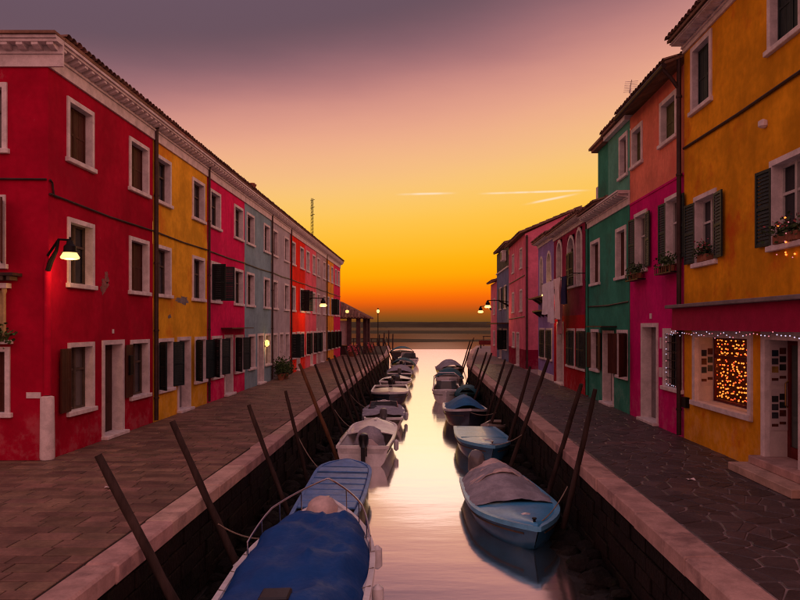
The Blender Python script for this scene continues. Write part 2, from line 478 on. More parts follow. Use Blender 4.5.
def flag_mb(mb, cell):
    c, poly = cell
    def sh(q, g):
        v = Vector((q[0] - c[0], q[1] - c[1])); l = max(v.length, 1e-4)
        return c[0] + v.x * max(0.1, 1 - g / l), c[1] + v.y * max(0.1, 1 - g / l)
    # round the corners a little by cutting each one
    pts = []
    for i in range(len(poly)):
        a, b, d = poly[i - 1], poly[i], poly[(i + 1) % len(poly)]
        for e in (a, d):
            L = math.dist(b, e)
            if L > 1e-4:
                t = min(0.3, 0.022 / L); pts.append((b[0] + (e[0] - b[0]) * t, b[1] + (e[1] - b[1]) * t))
    n = len(pts); tx, ty = random.uniform(-0.012, 0.012), random.uniform(-0.012, 0.012); h = random.uniform(-0.001, 0.005)
    Z = lambda q: h + (q[0] - c[0]) * tx + (q[1] - c[1]) * ty
    w_ = random.uniform(0.009, 0.016); A = [sh(q, w_) for q in pts]; B = [sh(q, w_ + 0.012) for q in pts]
    vs = [(q[0], q[1], -0.05) for q in A] + [(q[0], q[1], Z(q) - 0.010) for q in A] + [(q[0], q[1], Z(q)) for q in B]
    fs = []
    for i in range(n):
        k = (i + 1) % n
        fs += [(i, k, n + k, n + i), (n + i, n + k, 2 * n + k, 2 * n + i)]
    fs.append(tuple(2 * n + i for i in range(n)))
    return mb.add(vs, fs)
for c in cells[:300]: flag_mb(MB(), c).build('flagstone', M_CRAZY, pav_r)
mb = MB()
for c in cells[300:]: flag_mb(mb, c)
mb.build('flagstones_beyond', M_CRAZY, pav_r, kind='stuff')

# kerb stones
def kerbs(E_, x0, x1, parent, seed):
    rnd = random.Random(seed); y = 3.0
    while y < QEND:
        l = rnd.uniform(1.3, 2.3) if y < 70 else 4.0
        j = rnd.uniform(-0.006, 0.006)
        ya, yb = y + 0.006, min(y + l, QEND) - 0.006; ja, jb = rnd.uniform(-0.012, 0.012), rnd.uniform(-0.012, 0.012)
        q = [(edge(E_, ya) + x0 + ja, ya), (edge(E_, ya) + x1 + jb, ya), (edge(E_, yb) + x1 + jb, yb), (edge(E_, yb) + x0 + ja, yb)]
        zt = [0.012 + j + rnd.uniform(-0.006, 0.006) for _ in range(4)]
        MB().hexa([(px, py, -0.23) for px, py in q] + [(px, py, z) for (px, py), z in zip(q, zt)]).build('kerb_stone', M_CURB, parent, bevel=rnd.uniform(0.014, 0.032))
        y += l
kerbs(EDGE_L, -0.39, 0.0, pav_l, 3)
kerbs(EDGE_R, 0.0, 0.44, pav_r, 4)
# coursed blocks of the quay walls, below the kerbs
def quay_blocks(xw, sgn, parent, seed):
    rnd = random.Random(seed); near = []; far = MB()
    for k in range(7):
        z0 = -0.25 - 0.24 * (k + 1); y = 4.0 + rnd.uniform(0, 0.4)
        while y < (66 if sgn > 0 else 48):
            l = rnd.uniform(0.35, 0.8) if y < 45 else 1.5
            pr = rnd.uniform(0.0, 0.05)
            a, b = (xw, xw + pr + 0.02) if sgn > 0 else (xw - pr - 0.02, xw)
            box = (a, b, y + 0.008, y + l - 0.008, z0 + 0.008, z0 + 0.232)
            if 7.5 < y < 19: near.append(box)
            else: far.box(*box)
            y += l
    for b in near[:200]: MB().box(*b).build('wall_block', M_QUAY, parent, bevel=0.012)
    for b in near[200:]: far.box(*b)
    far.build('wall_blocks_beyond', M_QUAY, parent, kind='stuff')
quay_blocks(-3.54, 1, wall_l, 11)
quay_blocks(3.12, -1, wall_r, 12)
# rubble at the foot of the walls
def rock_mesh(seed):
    rnd = random.Random(seed); bm = bmesh.new()
    bmesh.ops.create_icosphere(bm, subdivisions=2, radius=1)
    for v in bm.verts:
        v.co *= 1 + 0.38 * noise.noise(v.co * 1.3 + Vector((seed * 3.1, 0, 0)))
        v.co.z *= 0.65
    me = bpy.data.meshes.new('rock'); bm.to_mesh(me); bm.free(); me.materials.append(M_ROCK)
    return me
rocks = [rock_mesh(i) for i in range(6)]
rnd = random.Random(5)
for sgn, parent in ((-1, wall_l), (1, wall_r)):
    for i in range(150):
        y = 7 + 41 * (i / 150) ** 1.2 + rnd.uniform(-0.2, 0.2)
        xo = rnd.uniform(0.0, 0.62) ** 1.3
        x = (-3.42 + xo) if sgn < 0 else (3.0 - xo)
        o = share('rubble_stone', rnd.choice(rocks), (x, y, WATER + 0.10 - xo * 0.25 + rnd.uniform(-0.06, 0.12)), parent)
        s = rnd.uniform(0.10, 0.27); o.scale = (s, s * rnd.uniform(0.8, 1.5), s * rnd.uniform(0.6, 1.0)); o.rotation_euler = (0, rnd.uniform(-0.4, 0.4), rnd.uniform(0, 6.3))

# water
wm, nt, b = newmat('canal_water')
nt.nodes.remove(b)
g = N(nt, 'ShaderNodeNewGeometry')
def wave(sx, sy, sc, det):
    mp = N(nt, 'ShaderNodeMapping'); mp.inputs['Scale'].default_value = (sx, sy, 1)
    nt.links.new(g.outputs['Position'], mp.inputs[0])
    n = N(nt, 'ShaderNodeTexNoise'); n.inputs['Scale'].default_value = sc; n.inputs['Detail'].default_value = det
    nt.links.new(mp.outputs[0], n.inputs['Vector'])
    return n.outputs[0]
h = MATH(nt, 'ADD', wave(0.25, 1.0, 1.1, 2), MATH(nt, 'MULTIPLY', wave(0.5, 1.4, 3.0, 3), 0.28))
bp = N(nt, 'ShaderNodeBump'); bp.inputs['Strength'].default_value = 0.12; bp.inputs['Distance'].default_value = 0.045
nt.links.new(h, bp.inputs['Height'])
gl = N(nt, 'ShaderNodeBsdfGlossy'); gl.inputs['Roughness'].default_value = 0.10; gl.inputs['Color'].default_value = (0.97, 0.95, 0.95, 1)
df = N(nt, 'ShaderNodeBsdfDiffuse'); df.inputs['Color'].default_value = (0.14, 0.15, 0.14, 1)
nt.links.new(bp.outputs[0], gl.inputs['Normal'])
mx = N(nt, 'ShaderNodeMixShader')
mx.inputs[0].default_value = 0.88; nt.links.new(df.outputs[0], mx.inputs[1]); nt.links.new(gl.outputs[0], mx.inputs[2])
nt.links.new(mx.outputs[0], nt.nodes['Material Output'].inputs[0])
struct(MB().quad((-60, -40, WATER), (60, -40, WATER), (60, 126, WATER), (-60, 126, WATER)).build('canal_water', wm, origin=(0, 0, WATER)))
lm, nt2, b2 = newmat('lagoon_water')
nt2.nodes.remove(b2)
g2 = N(nt2, 'ShaderNodeBsdfGlossy'); g2.inputs['Roughness'].default_value = 0.07; g2.inputs['Color'].default_value = (0.72, 0.62, 0.45, 1)
d2 = N(nt2, 'ShaderNodeBsdfDiffuse'); d2.inputs['Color'].default_value = (0.07, 0.075, 0.05, 1)
m2 = N(nt2, 'ShaderNodeMixShader'); m2.inputs[0].default_value = 0.30
nt2.links.new(d2.outputs[0], m2.inputs[1]); nt2.links.new(g2.outputs[0], m2.inputs[2])
nt2.links.new(m2.outputs[0], nt2.nodes['Material Output'].inputs[0])
mb = MB(); w_ = WATER - 0.004
mb.quad((-6000, 126, w_), (6000, 126, w_), (6000, 9000, w_), (-6000, 9000, w_)); mb.quad((-6000, -40, w_), (-60, -40, w_), (-60, 126, w_), (-6000, 126, w_)); mb.quad((60, -40, w_), (6000, -40, w_), (6000, 126, w_), (60, 126, w_))
for q in mb.f: pass
lw_ = mb.mesh('lagoon_water', lm); lo_ = bpy.data.objects.new('lagoon_water', lw_); COL.objects.link(lo_); struct(lo_)

# far shores and salt marsh
M_MARSH = surf('salt_marsh', (0.035, 0.026, 0.012), 0.9, 0.5, 0.02, 0.3, 0.3, 0.3)
M_SHORE = surf('far_shore', (0.05, 0.038, 0.018), 0.95, 0.4, 0.004, 0.05, 0.0)
def strip(name, x0, x1, y0, y1, hgt, mat, seed, n=60):
    rnd = random.Random(seed)
    def fn(a, c):
        x = x0 + (x1 - x0) * a
        e = min(1, 6 * min(a, 1 - a))
        w = (0.6 + 0.7 * noise.noise(Vector((a * 14 + seed, 0, 0)))) * e
        yy = y0 + (y1 - y0) * (0.5 + (c - 0.5) * max(0.05, w))
        z = WATER - 0.15 + (hgt + 0.15) * math.sin(math.pi * c) * e * (0.75 + 0.5 * noise.noise(Vector((a * 30 + seed, c * 3, 2))))
        return (x, yy, z)
    return struct(MB().grid(fn, n, 6).build(name, mat, smooth=60))
strip('marsh_bank', -420, 420, 155, 250, 0.42, M_MARSH, 3, 120)
strip('marsh_bank', -700, 900, 300, 700, 1.0, M_MARSH, 8, 120)
strip('far_shore', -2600, 2600, 1900, 2300, 15, M_SHORE, 5, 220)
strip('far_hills', -4800, 4800, 4600, 6200, 48, M_SHORE, 21, 120)

# ------------------------------------------------------------------ house builders
def shutter(parent, F, hu, s, z0, z1, w, ang, mat, louvre=True, dd=0.05):
    """hinge at u=hu, closed it reaches towards s*u; ang 0 closed .. 180 folded back on the wall"""
    a = R(ang); D = F.U * (s * math.cos(a)) + F.N * math.sin(a); Pp = F.N * math.cos(a) - F.U * (s * math.sin(a))
    O = F(hu, dd, 0)
    mb = MB()
    def bx(x0, x1, y0, y1, c0, c1, tl=0.0):
        q = []
        for z, t in ((c0, 0), (c1, tl)):
            for x, y in ((x0, y0), (x1, y0), (x1, y1), (x0, y1)): q.append(O + D * x + Pp * (y + t) + Vector((0, 0, z)))
        mb.hexa(q)
    st = 0.055; th = 0.035
    bx(0, st, 0, th, z0, z1); bx(w - st, w, 0, th, z0, z1)
    zm = z0 + (z1 - z0) * 0.48
    for c in (z0, zm, z1 - st): bx(st, w - st, 0.001, th - 0.001, c, c + st)
    if louvre:
        for a0, a1 in ((z0 + st, zm), (zm + st, z1 - st)):
            n = max(3, int((a1 - a0) / 0.062))
            for i in range(n):
                c = a0 + (a1 - a0) * i / n
                bx(st, w - st, 0.003, 0.010, c, c + (a1 - a0) / n * 0.96, 0.018)
    else:
        n = max(2, int(round((w - 2 * st) / 0.11))); pw = (w - 2 * st) / n
        for i in range(n):
            for a0, a1 in ((z0 + st, zm), (zm + st, z1 - st)):
                bx(st + i * pw + 0.003, st + (i + 1) * pw - 0.003, 0.006, 0.022 + 0.002 * (i % 2), a0, a1)
    return mb.build('shutter', mat, parent)
def arc_pts(u0, u1, zs, n=10):
    r = (u1 - u0) / 2; c = (u0 + u1) / 2
    return [(c - r * math.cos(math.pi * i / n), zs + r * math.sin(math.pi * i / n)) for i in range(n + 1)]
def window(h, F, u0, u1, z0, z1, sh=None, sm=None, arch=False, glass=None, cas=None, rec=0.19, fm=None, louvre=True, bars=False, sill=True, t=0.10, lit=None):
    sm = sm or M_BRN; fm = fm or M_STONE; cas = cas or M_WOOD
    mb = MB()
    zt = z1 if not arch else z1 - (u1 - u0) / 2
    mb.fbox(F, u0, u0 + t, -0.28, 0.035, z0, zt); mb.fbox(F, u1 - t, u1, -0.28, 0.035, z0, zt)
    if not arch: mb.fbox(F, u0 + t, u1 - t, -0.279, 0.034, z1 - t, z1)
    else:
        A = arc_pts(u0, u1, zt); B = arc_pts(u0 + t, u1 - t, zt)
        for i in range(len(A) - 1):
            q = []
            for d in (-0.28, 0.035): q += [F(A[i][0], d, A[i][1]), F(A[i + 1][0], d, A[i + 1][1]), F(B[i + 1][0], d, B[i + 1][1]), F(B[i][0], d, B[i][1])]
            mb.hexa(q)
    w = mb.build('window', fm, h)
    if sill: MB().fbox(F, u0 - 0.05, u1 + 0.05, -0.278, 0.085, z0 - 0.10, z0).build('sill', fm, w, bevel=0.01)
    a, b = u0 + t, u1 - t; zh = z1 - (0.02 if arch else t)
    MB().fbox(F, a, b, -rec - 0.03, -rec, z0, zh).build('pane', glass or random.choice(PANES), w)
    mid = (a + b) / 2
    if sh == 'in':                                   # closed boarded leaves inside the reveal
        for s, hu in ((1, a + 0.004), (-1, b - 0.004)): shutter(w, F, hu, s, z0 + 0.01, zh - 0.01, (b - a) / 2 - 0.008, 0, sm, False, -rec + 0.03)
    else:
        mb = MB(); e = 0.05
        mb.fbox(F, a, a + e, -rec + 0.001, -rec + 0.045, z0, zh); mb.fbox(F, b - e, b, -rec + 0.001, -rec + 0.045, z0, zh)
        mb.fbox(F, mid - 0.035, mid + 0.035, -rec + 0.001, -rec + 0.055, z0, zh)
        for c in (z0, z0 + (zh - z0) * 0.62, zh - e):
            mb.fbox(F, a + e, mid - 0.035, -rec + 0.002, -rec + 0.042, c, c + e); mb.fbox(F, mid + 0.035, b - e, -rec + 0.002, -rec + 0.042, c, c + e)
        mb.build('casement', cas, w)
    if bars:
        mb = MB(); n = max(3, int((b - a) / 0.14))
        for i in range(1, n): mb.fbox(F, a + (b - a) * i / n - 0.008, a + (b - a) * i / n + 0.008, -0.07, -0.054, z0, zh)
        for i in range(1, 6): mb.fbox(F, a, b, -0.052, -0.04, z0 + (zh - z0) * i / 6 - 0.01, z0 + (zh - z0) * i / 6 + 0.01)
        mb.build('grille', M_BLK, w)
    lw = (b - a) / 2
    ang = {'open': (174, 175), 'perp': (96, 100), 'ajar': (35, 120), 'far': (None, 168), 'near': (174, None), 'fold': (104, 172), 'closed': (3, 3), 'nearperp': (98, None), 'wide': (138, 162), 'nearin': (174, None)}.get(sh)
    if ang:
        for s, hu, g in ((1, a - 0.02, ang[0]), (-1, b + 0.02, ang[1])):
            if g is not None: shutter(w, F, hu, s, z0 + 0.02, (zt if arch else zh) - 0.02, lw, g, sm, louvre, 0.045)
    return ('arch' if arch else 'rect', u0 + 0.02, u1 - 0.02, z0 - 0.02, z1 - 0.02, zt)
def door(h, F, u0, u1, z1, dm=None, fm=None, rec=0.24, z0=0.0, step=True, glass=False, t=0.11, openleaf=False):
    dm = dm or M_DOOR; fm = fm or M_STONE
    mb = MB(); mb.fbox(F, u0, u0 + t, -0.32, 0.035, z0, z1); mb.fbox(F, u1 - t, u1, -0.32, 0.035, z0, z1); mb.fbox(F, u0 + t, u1 - t, -0.319, 0.034, z1 - t, z1)
    d = mb.build('door', fm, h)
    a, b = u0 + t, u1 - t
    mb = MB(); mb.fbox(F, a, b, -rec - 0.05, -rec, z0 + 0.02, z1 - t)
    n = 2
    for i in range(n):
        for j, (c0, c1) in enumerate(((0.06, 0.36), (0.42, 0.94))):
            x0 = a + (b - a) * (i + 0.14) / n; x1 = a + (b - a) * (i + 0.86) / n; H = z1 - t - z0
            mb.fbox(F, x0, x1, -rec + 0.001, -rec + 0.022, z0 + H * c0, z0 + H * c1)
    lf = mb.build('door_leaf', dm, d)
    MB().tube([F(a + 0.10, -rec + 0.03, z0 + 1.0), F(a + 0.10, -rec + 0.07, z0 + 1.0), F(a + 0.20, -rec + 0.07, z0 + 1.0)], 0.012, 6).build('handle', M_BRASS, d)
    if step: MB().fbox(F, u0 - 0.02, u1 + 0.02, -0.30, 0.16, 0.004, 0.09).build('doorstep', M_STONE, d, bevel=0.012)
    return ('rect', u0 + 0.02, u1 - 0.02, z0 - 1, z1 - 0.02, z1)
def wall(h, F, u0, u1, z0, z1, holes, mat, name='wall', depth=7.0, sides=(True, True)):
    us = sorted({u0, u1} | {x for k in holes for x in k[1:3] if u0 < x < u1}); zs = sorted({z0, z1} | {x for k in holes for x in k[3:5] if z0 < x < z1})
    mb = MB()
    for i in range(len(us) - 1):
        for j in range(len(zs) - 1):
            cu, cz = (us[i] + us[i + 1]) / 2, (zs[j] + zs[j + 1]) / 2
            if any(k[1] < cu < k[2] and k[3] < cz < k[4] for k in holes): continue
            mb.quad(F(us[i], 0, zs[j]), F(us[i + 1], 0, zs[j]), F(us[i + 1], 0, zs[j + 1]), F(us[i], 0, zs[j + 1]))
    for k in holes:
        if k[0] == 'arch':
            A = arc_pts(k[1], k[2], k[5])
            for i in range(len(A) - 1):
                mb.quad(F(A[i][0], 0, A[i][1]), F(A[i + 1][0], 0, A[i + 1][1]), F(A[i + 1][0], 0, k[4]), F(A[i][0], 0, k[4]))
    for u, on, w in ((u0, sides[0], 0.25), (u1, sides[1], -0.25)):
        if on: MB().fbox(F, min(u, u + w) + 0.002, max(u, u + w) - 0.002, -depth, -0.002, z0, z1 - 0.002).build('side_wall', mat, h)
    return mb.build(name, mat, h)
def roof(h, F, u0, u1, H, over=0.40, rise=1.35, depth=7.0, tiles=True, gable=False, sp=0.21):
    mb = MB(); th = 0.07; e = 0.002; g = 0.18 if gable else 0
    A, B, C = (over, H), (-depth / 2, H + rise), (-depth - over, H)
    for p, q in ((A, B), (B, C)):
        mb.hexa([F(u0 - g + e, p[0], p[1]), F(u1 + g - e, p[0], p[1]), F(u1 + g - e, q[0], q[1]), F(u0 - g + e, q[0], q[1]),
                 F(u0 - g + e, p[0], p[1] + th), F(u1 + g - e, p[0], p[1] + th), F(u1 + g - e, q[0], q[1] + th), F(u0 - g + e, q[0], q[1] + th)])
    r = mb.build('roof', M_TILE, h)
    if tiles:
        mb = MB(); n = int((u1 - u0 + 2 * g) / sp)
        for i in range(n):
            u = u0 - g + (i + 0.5) * (u1 - u0 + 2 * g) / n
            p0 = (over + 0.05 + random.uniform(-0.015, 0.015), H + th - 0.01 + random.uniform(-0.008, 0.008)); p1 = (-depth / 2, H + rise + th)
            seg = 9; last = None; W = sp * 0.5
            for k in range(seg):
                a, b = k / seg, (k + 1.15) / seg
                rr = [W * 1.02, W * 0.82]; ring = []
                for tt, rad, lift in ((a, rr[0], 0.028), (b, rr[1], 0.0)):
                    d = p0[0] + (p1[0] - p0[0]) * tt; z = p0[1] + (p1[1] - p0[1]) * tt + lift
                    ring.append([F(u + rad * math.cos(math.pi * m / 4), d, z + rad * 0.72 * math.sin(math.pi * m / 4)) for m in range(5)])
                mb.add(ring[0] + ring[1], [(m, m + 1, m + 6, m + 5) for m in range(4)])
                if k > 2 and not gable: break
        mb.build('roof_tiles', M_TILE, r, kind='stuff')
    return r
BR = {}
def cornice(h, F, u0, u1, zb, zt, over=0.33, sp=0.30, ends=0.0):
    """plain frieze, a row of brackets, and a projecting top moulding"""
    e = 0.002; b1 = zb + (zt - zb) * 0.46; b2 = zb + (zt - zb) * 0.78
    mb = MB(); mb.fbox(F, u0 + e, u1 - e, 0.001, 0.05, zb, b1); mb.fbox(F, u0 + e, u1 - e, 0.001, 0.085, b1, b1 + 0.05)
    mb.fbox(F, u0 + e, u1 - e, 0.001, 0.048, b1 + 0.05, b2)
    mb.fbox(F, u0 + e, u1 - e, 0.001, over - 0.04, b2, b2 + (zt - b2) * 0.5); mb.fbox(F, u0 + e, u1 - e, 0.001, over, b2 + (zt - b2) * 0.5, zt)
    c = mb.build('cornice', M_STONE, h)
    n = max(2, int((u1 - u0) / sp))
    key = (round(F.N.x), round(F.N.y), round(b2 - b1, 3), over)
    if key not in BR:
        Fl = frame((0, 0, 0), F.U, F.N); m = MB(); hh = b2 - b1 - 0.05; w = 0.065
        pr = [(0.049, 0.001), (0.049, hh), (over - 0.06, hh), (over - 0.06, hh * 0.55), (over - 0.16, hh * 0.16)]
        vs = [Fl(-w, d, z) for d, z in pr] + [Fl(w, d, z) for d, z in pr]; k = len(pr)
        m.add(vs, [tuple(range(k)), tuple(range(k, 2 * k))] + [(i, (i + 1) % k, k + (i + 1) % k, k + i) for i in range(k)])
        BR[key] = m.mesh('bracket', M_STONE)
    for i in range(n): share('bracket', BR[key], F(u0 + (i + 0.5) * (u1 - u0) / n, 0, b1 + 0.049), c)
    return c
def pipe(h, F, u, z0, z1, r=0.045, d=0.07, mat=None, name='downpipe'):
    mb = MB(); mb.tube([F(u, d, z0), F(u, d, z1)], r, 8)
    z = z0 + 0.6
    while z < z1: mb.tube([F(u, d, z), F(u, d, z + 0.05)], r * 1.3, 8); z += 1.9
    return mb.build(name, mat or M_GUT, h, smooth=40)
def cable(h, F, pts, r=0.018, d=0.03, mat=None, name='cable'):
    return MB().tube([F(u, d, z) for u, z in pts], r, 6).build(name, mat or M_GUT, h)
def house(name, label, F, u0, u1):
    return root(name, F((u0 + u1) / 2, 0, 0), label, 'house', 'painted houses along the canal')

HL = 8.46
UP, MD, GD = (6.30, 7.60), (3.62, 5.03), (0.86, 2.34)
P_RED = plaster('deep_red', (0.42, 0.005, 0.030), (0.30, 0.012, 0.03), 0.45)
P_YEL = plaster('ochre_yellow', (0.80, 0.41, 0.028), (0.62, 0.17, 0.02), 0.75, 0.26)
P_MAG = plaster('raspberry', (0.72, 0.014, 0.115), (0.5, 0.03, 0.09), 0.4)
P_BLU = plaster('blue_grey', (0.235, 0.37, 0.41), (0.25, 0.30, 0.33), 0.4)
P_GRY = plaster('pale_grey', (0.43, 0.40, 0.43), (0.33, 0.29, 0.31), 0.5)
P_ORR = plaster('orange_red', (0.86, 0.028, 0.016), (0.7, 0.06, 0.03), 0.4)
P_PNK = plaster('salmon_pink', (0.82, 0.135, 0.19), (0.7, 0.2, 0.2), 0.4)
P_MAU = plaster('mauve_grey', (0.46, 0.33, 0.34), (0.3, 0.22, 0.2), 0.6)
P_YL2 = plaster('bright_yellow', (0.85, 0.36, 0.04))
P_MG2 = plaster('crimson_pink', (0.72, 0.02, 0.12))

# ------------------------------------------------------------------ left row
def left_house(name, label, u0, u1, mat, ups, mids, grounds, sides=(False, False), rise=0.6):
    """ups / mids: (u0, u1, shutter, material); grounds: ('w'|'d', u0, u1, ...)"""
    h = house(name, label, FL, u0, u1); holes = []
    for w in ups: holes.append(window(h, FL, w[0], w[1], *UP, sh=w[2], sm=w[3], louvre=False))
    for w in mids: holes.append(window(h, FL, w[0], w[1], *MD, sh=w[2], sm=w[3], louvre=(w[3] is M_GRN)))
    for w in grounds:
        if w[0] == 'w': holes.append(window(h, FL, w[1], w[2], *GD, sh=w[3], sm=w[4], louvre=(w[4] is M_GRN)))
        else: holes.append(door(h, FL, w[1], w[2], 2.36, dm=w[3]))
    wall(h, FL, u0, u1, -0.03, HL, holes, mat, sides=sides)
    cornice(h, FL, u0, u1, 7.93, HL)
    roof(h, FL, u0, u1, HL + 0.004, over=0.34, rise=rise)
    cable(h, FL, [(u0 + 0.02, 5.36 + random.uniform(-0.02, 0.02)), ((u0 + u1) / 2, 5.33), (u1 - 0.02, 5.36)], 0.022)
    return h
B, G_ = M_BRN, M_GRN
red = left_house('red_corner_house', 'deep red corner house with brown shutters and lamp, nearest on the left', 14.15, 19.62, P_RED,
    [(14.88, 16.08, 'in', B), (18.02, 19.30, 'in', B)], [(14.90, 16.10, None, B), (18.02, 19.30, 'in', B)],
    [('w', 14.92, 16.10, 'near', B), ('d', 16.50, 17.70, M_DOOR), ('w', 18.10, 19.32, 'near', B)], rise=0.12)
yel = left_house('ochre_house', 'ochre yellow house with peeled plaster beside the deep red corner house', 19.63, 24.51, P_YEL,
    [(19.84, 21.0, None, G_), (22.93, 24.21, None, G_)], [(19.84, 21.0, None, G_), (22.93, 24.21, None, G_)],
    [('w', 19.95, 21.2, 'wide', G_), ('d', 21.55, 22.75, M_DOORG), ('w', 23.18, 24.36, 'wide', G_)])
mag = left_house('raspberry_house', 'raspberry pink house with a thin canopy over its door, left row', 24.52, 29.64, P_MAG,
    [(24.81, 26.12, None, G_), (27.99, 29.36, None, G_)], [(24.92, 26.12, 'perp', G_), (27.99, 29.36, None, G_)],
    [('w', 25.04, 26.30, 'wide', G_), ('d', 26.62, 27.80, M_DOORG), ('w', 28.09, 29.36, 'wide', G_)])
blu = left_house('blue_grey_house', 'blue grey house with a lit wall lamp by its door, left row', 29.65, 34.85, P_BLU,
    [(29.95, 31.3, None, G_), (33.15, 34.46, None, G_)], [(29.95, 31.3, None, G_), (33.15, 34.46, None, G_)],
    [('w', 30.23, 31.45, None, G_), ('d', 31.90, 33.15, M_DOORG), ('w', 33.46, 34.64, None, G_)])
gry = left_house('pale_grey_house', 'pale grey house with potted plants at its foot, left row', 34.86, 39.72, P_GRY,
    [(35.12, 36.3, 'in', B), (38.0, 39.3, None, B)], [(35.12, 36.3, 'in', B), (38.0, 39.3, None, B)],
    [('w', 35.15, 36.25, None, B), ('d', 36.7, 37.8, M_DOORG), ('w', 38.2, 39.4, None, B)])
orr = left_house('orange_red_house', 'bright orange red house with white window frames, left row', 39.73, 44.77, P_ORR,
    [(40.0, 41.3, None, B), (42.9, 44.2, None, B)], [(40.0, 41.3, 'in', G_), (42.9, 44.2, 'perp', G_)],
    [('w', 40.1, 41.3, 'perp', G_), ('d', 41.7, 42.8, M_DOORG), ('w', 43.1, 44.3, None, G_)])
pnk = left_house('salmon_house', 'salmon pink house under the tall lattice mast, left row', 44.78, 49.34, P_PNK,
    [(45.08, 46.36, None, B), (47.63, 48.9, None, B)], [(45.08, 46.36, None, B), (47.63, 48.9, None, B)],
    [('w', 45.2, 46.3, 'wide', G_), ('d', 46.7, 47.7, M_DOORG), ('w', 48.0, 49.1, 'wide', G_)])
mau = left_house('mauve_grey_house', 'mauve grey house with weathered stone ground floor, left row', 49.35, 54.39, P_MAU,
    [(49.72, 51.0, None, B), (52.67, 54.0, None, B)], [(49.72, 51.0, 'in', B), (52.67, 54.0, None, B)],
    [('w', 49.9, 51.0, 'wide', G_), ('d', 51.4, 52.4, M_DOOR), ('w', 52.9, 54.0, None, G_)])
yl2 = left_house('narrow_yellow_house', 'narrow bright yellow house, second from far end of left row', 54.40, 58.90, P_YL2,
    [(55.0, 56.1, None, B), (57.2, 58.4, None, B)], [(55.0, 56.1, None, G_), (57.2, 58.4, 'perp', G_)],
    [('w', 55.1, 56.2, 'wide', G_), ('w', 57.3, 58.4, 'wide', G_)])
mg2 = left_house('crimson_end_house', 'crimson pink house at the far end of the left row', 58.91, 63.48, P_MG2,
    [(59.64, 60.8, None, B), (61.6, 62.8, None, B)], [(59.64, 60.8, None, B), (61.6, 62.8, None, B)],
    [('w', 59.7, 60.8, 'wide', G_), ('w', 61.7, 62.8, 'wide', G_)], sides=(False, True))
for h, u in ((yel, 19.70), (mag, 24.56), (blu, 34.78), (yl2, 54.46), (orr, 39.80)): pipe(h, FL, u, 0.05, 8.30, 0.06 if h is yel else 0.045)

# the red corner house: gable-side front that faces the viewer
FF = frame((0, 14.15, 0), (1, 0, 0), (0, -1, 0))
holes = [window(red, FF, -9.55, -8.42, 6.28, 7.62, sh='near', sm=B), window(red, FF, -9.6, -8.45, 3.95, 5.35, sh='ajar', sm=B, louvre=False), window(red, FF, -9.5, -8.36, 0.95, 2.28, sh='in', sm=B)]
wall(red, FF, -14.6, XL, -0.03, HL, holes, P_RED, name='front_wall', depth=0.4, sides=(False, False))
cornice(red, FF, -14.6, XL + 0.33, 7.93, HL + 0.002, over=0.331)
MB().box(-14.6, XL + 0.34, 13.76, 14.2, HL + 0.006, HL + 0.06).build('roof_edge', M_TILE, red)
MB().lathe((XL - 0.02, 14.16, 0.0), [(0.13, 0.003), (0.14, 0.05), (0.13, 1.22), (0.125, 1.27), (0.02, 1.3)], 14).build('corner_guard', M_STONE, red, smooth=40)
MB().lathe((XL - 0.02, 14.16, 1.302), [(0.075, 0), (0.075, 2.6), (0.0, 2.9)], 14).build('rounded_corner', P_RED, red, smooth=40)
MB().fbox(FF, -8.03, -7.74, 0.002, 0.02, 1.24, 1.36).build('street_plate', M_STONE, red)
cable(red, FF, [(-14, 5.72), (-7.62, 5.66)], 0.022)
cable(red, FL, [(14.17, 5.66), (14.26, 5.62), (14.32, 5.36), (14.5, 5.36)], 0.022, name='cable_bend')
# balcony ledge with toothed edge and the little wall shrine under it
mb = MB(); mb.fbox(FF, -9.8, -8.12, 0.002, 0.34, 3.70, 3.76)
mb.build('ledge', M_GUT, red)
for i in range(12): MB().fbox(FF, -9.75 + i * 0.135, -9.68 + i * 0.135, 0.04, 0.31, 3.61, 3.699).build('ledge_tooth', M_WOOD, red)
sh_ = root('wall_shrine', FF(-8.7, 0, 2.55), 'small wall shrine with columns and greenery below the ledge, left frame edge', 'shrine')
MB().fbox(FF, -9.25, -8.30, 0.002, 0.16, 2.34, 2.42).build('shelf', M_STONE, sh_); MB().fbox(FF, -9.25, -8.34, 0.002, 0.18, 3.46, 3.56).build('lintel', M_STONE, sh_)
for u in (-9.18, -8.42): MB().lathe(FF(u, 0.11, 2.42), [(0.05, 0), (0.05, 0.05), (0.035, 0.08), (0.032, 0.92), (0.05, 0.97), (0.05, 1.04)], 10).build('column', surf('ochre_stone', (0.42, 0.30, 0.14), 0.7, 0.3), sh_, smooth=40)
MB().fbox(FF, -9.1, -8.5, 0.002, 0.03, 2.44, 3.42).build('niche_panel', surf('ochre_stone', (0.42, 0.30, 0.14), 0.7, 0.3), sh_)
def leaves(mb, c, rx, ry, rz, n, s, seed):
    rnd = random.Random(seed)
    for i in range(n):
        p = Vector((rnd.gauss(0, 0.5), rnd.gauss(0, 0.5), rnd.gauss(0, 0.5)))
        p = Vector((c[0] + p.x * rx, c[1] + p.y * ry, c[2] + p.z * rz))
        a = Vector((rnd.uniform(-1, 1), rnd.uniform(-1, 1), rnd.uniform(-1, 1))).normalized(); b = a.orthogonal().normalized()
        L = s * rnd.uniform(0.6, 1.3); w = L * 0.42
        mb.add([p, p + a * L * 0.5 + b * w, p + a * L, p + a * L * 0.5 - b * w], [(0, 1, 2, 3)])
    return mb
leaves(MB(), FF(-8.45, 0.18, 2.52), 0.26, 0.14, 0.2, 140, 0.07, 3).build('trailing_greenery', M_LEAF, sh_, kind='stuff')
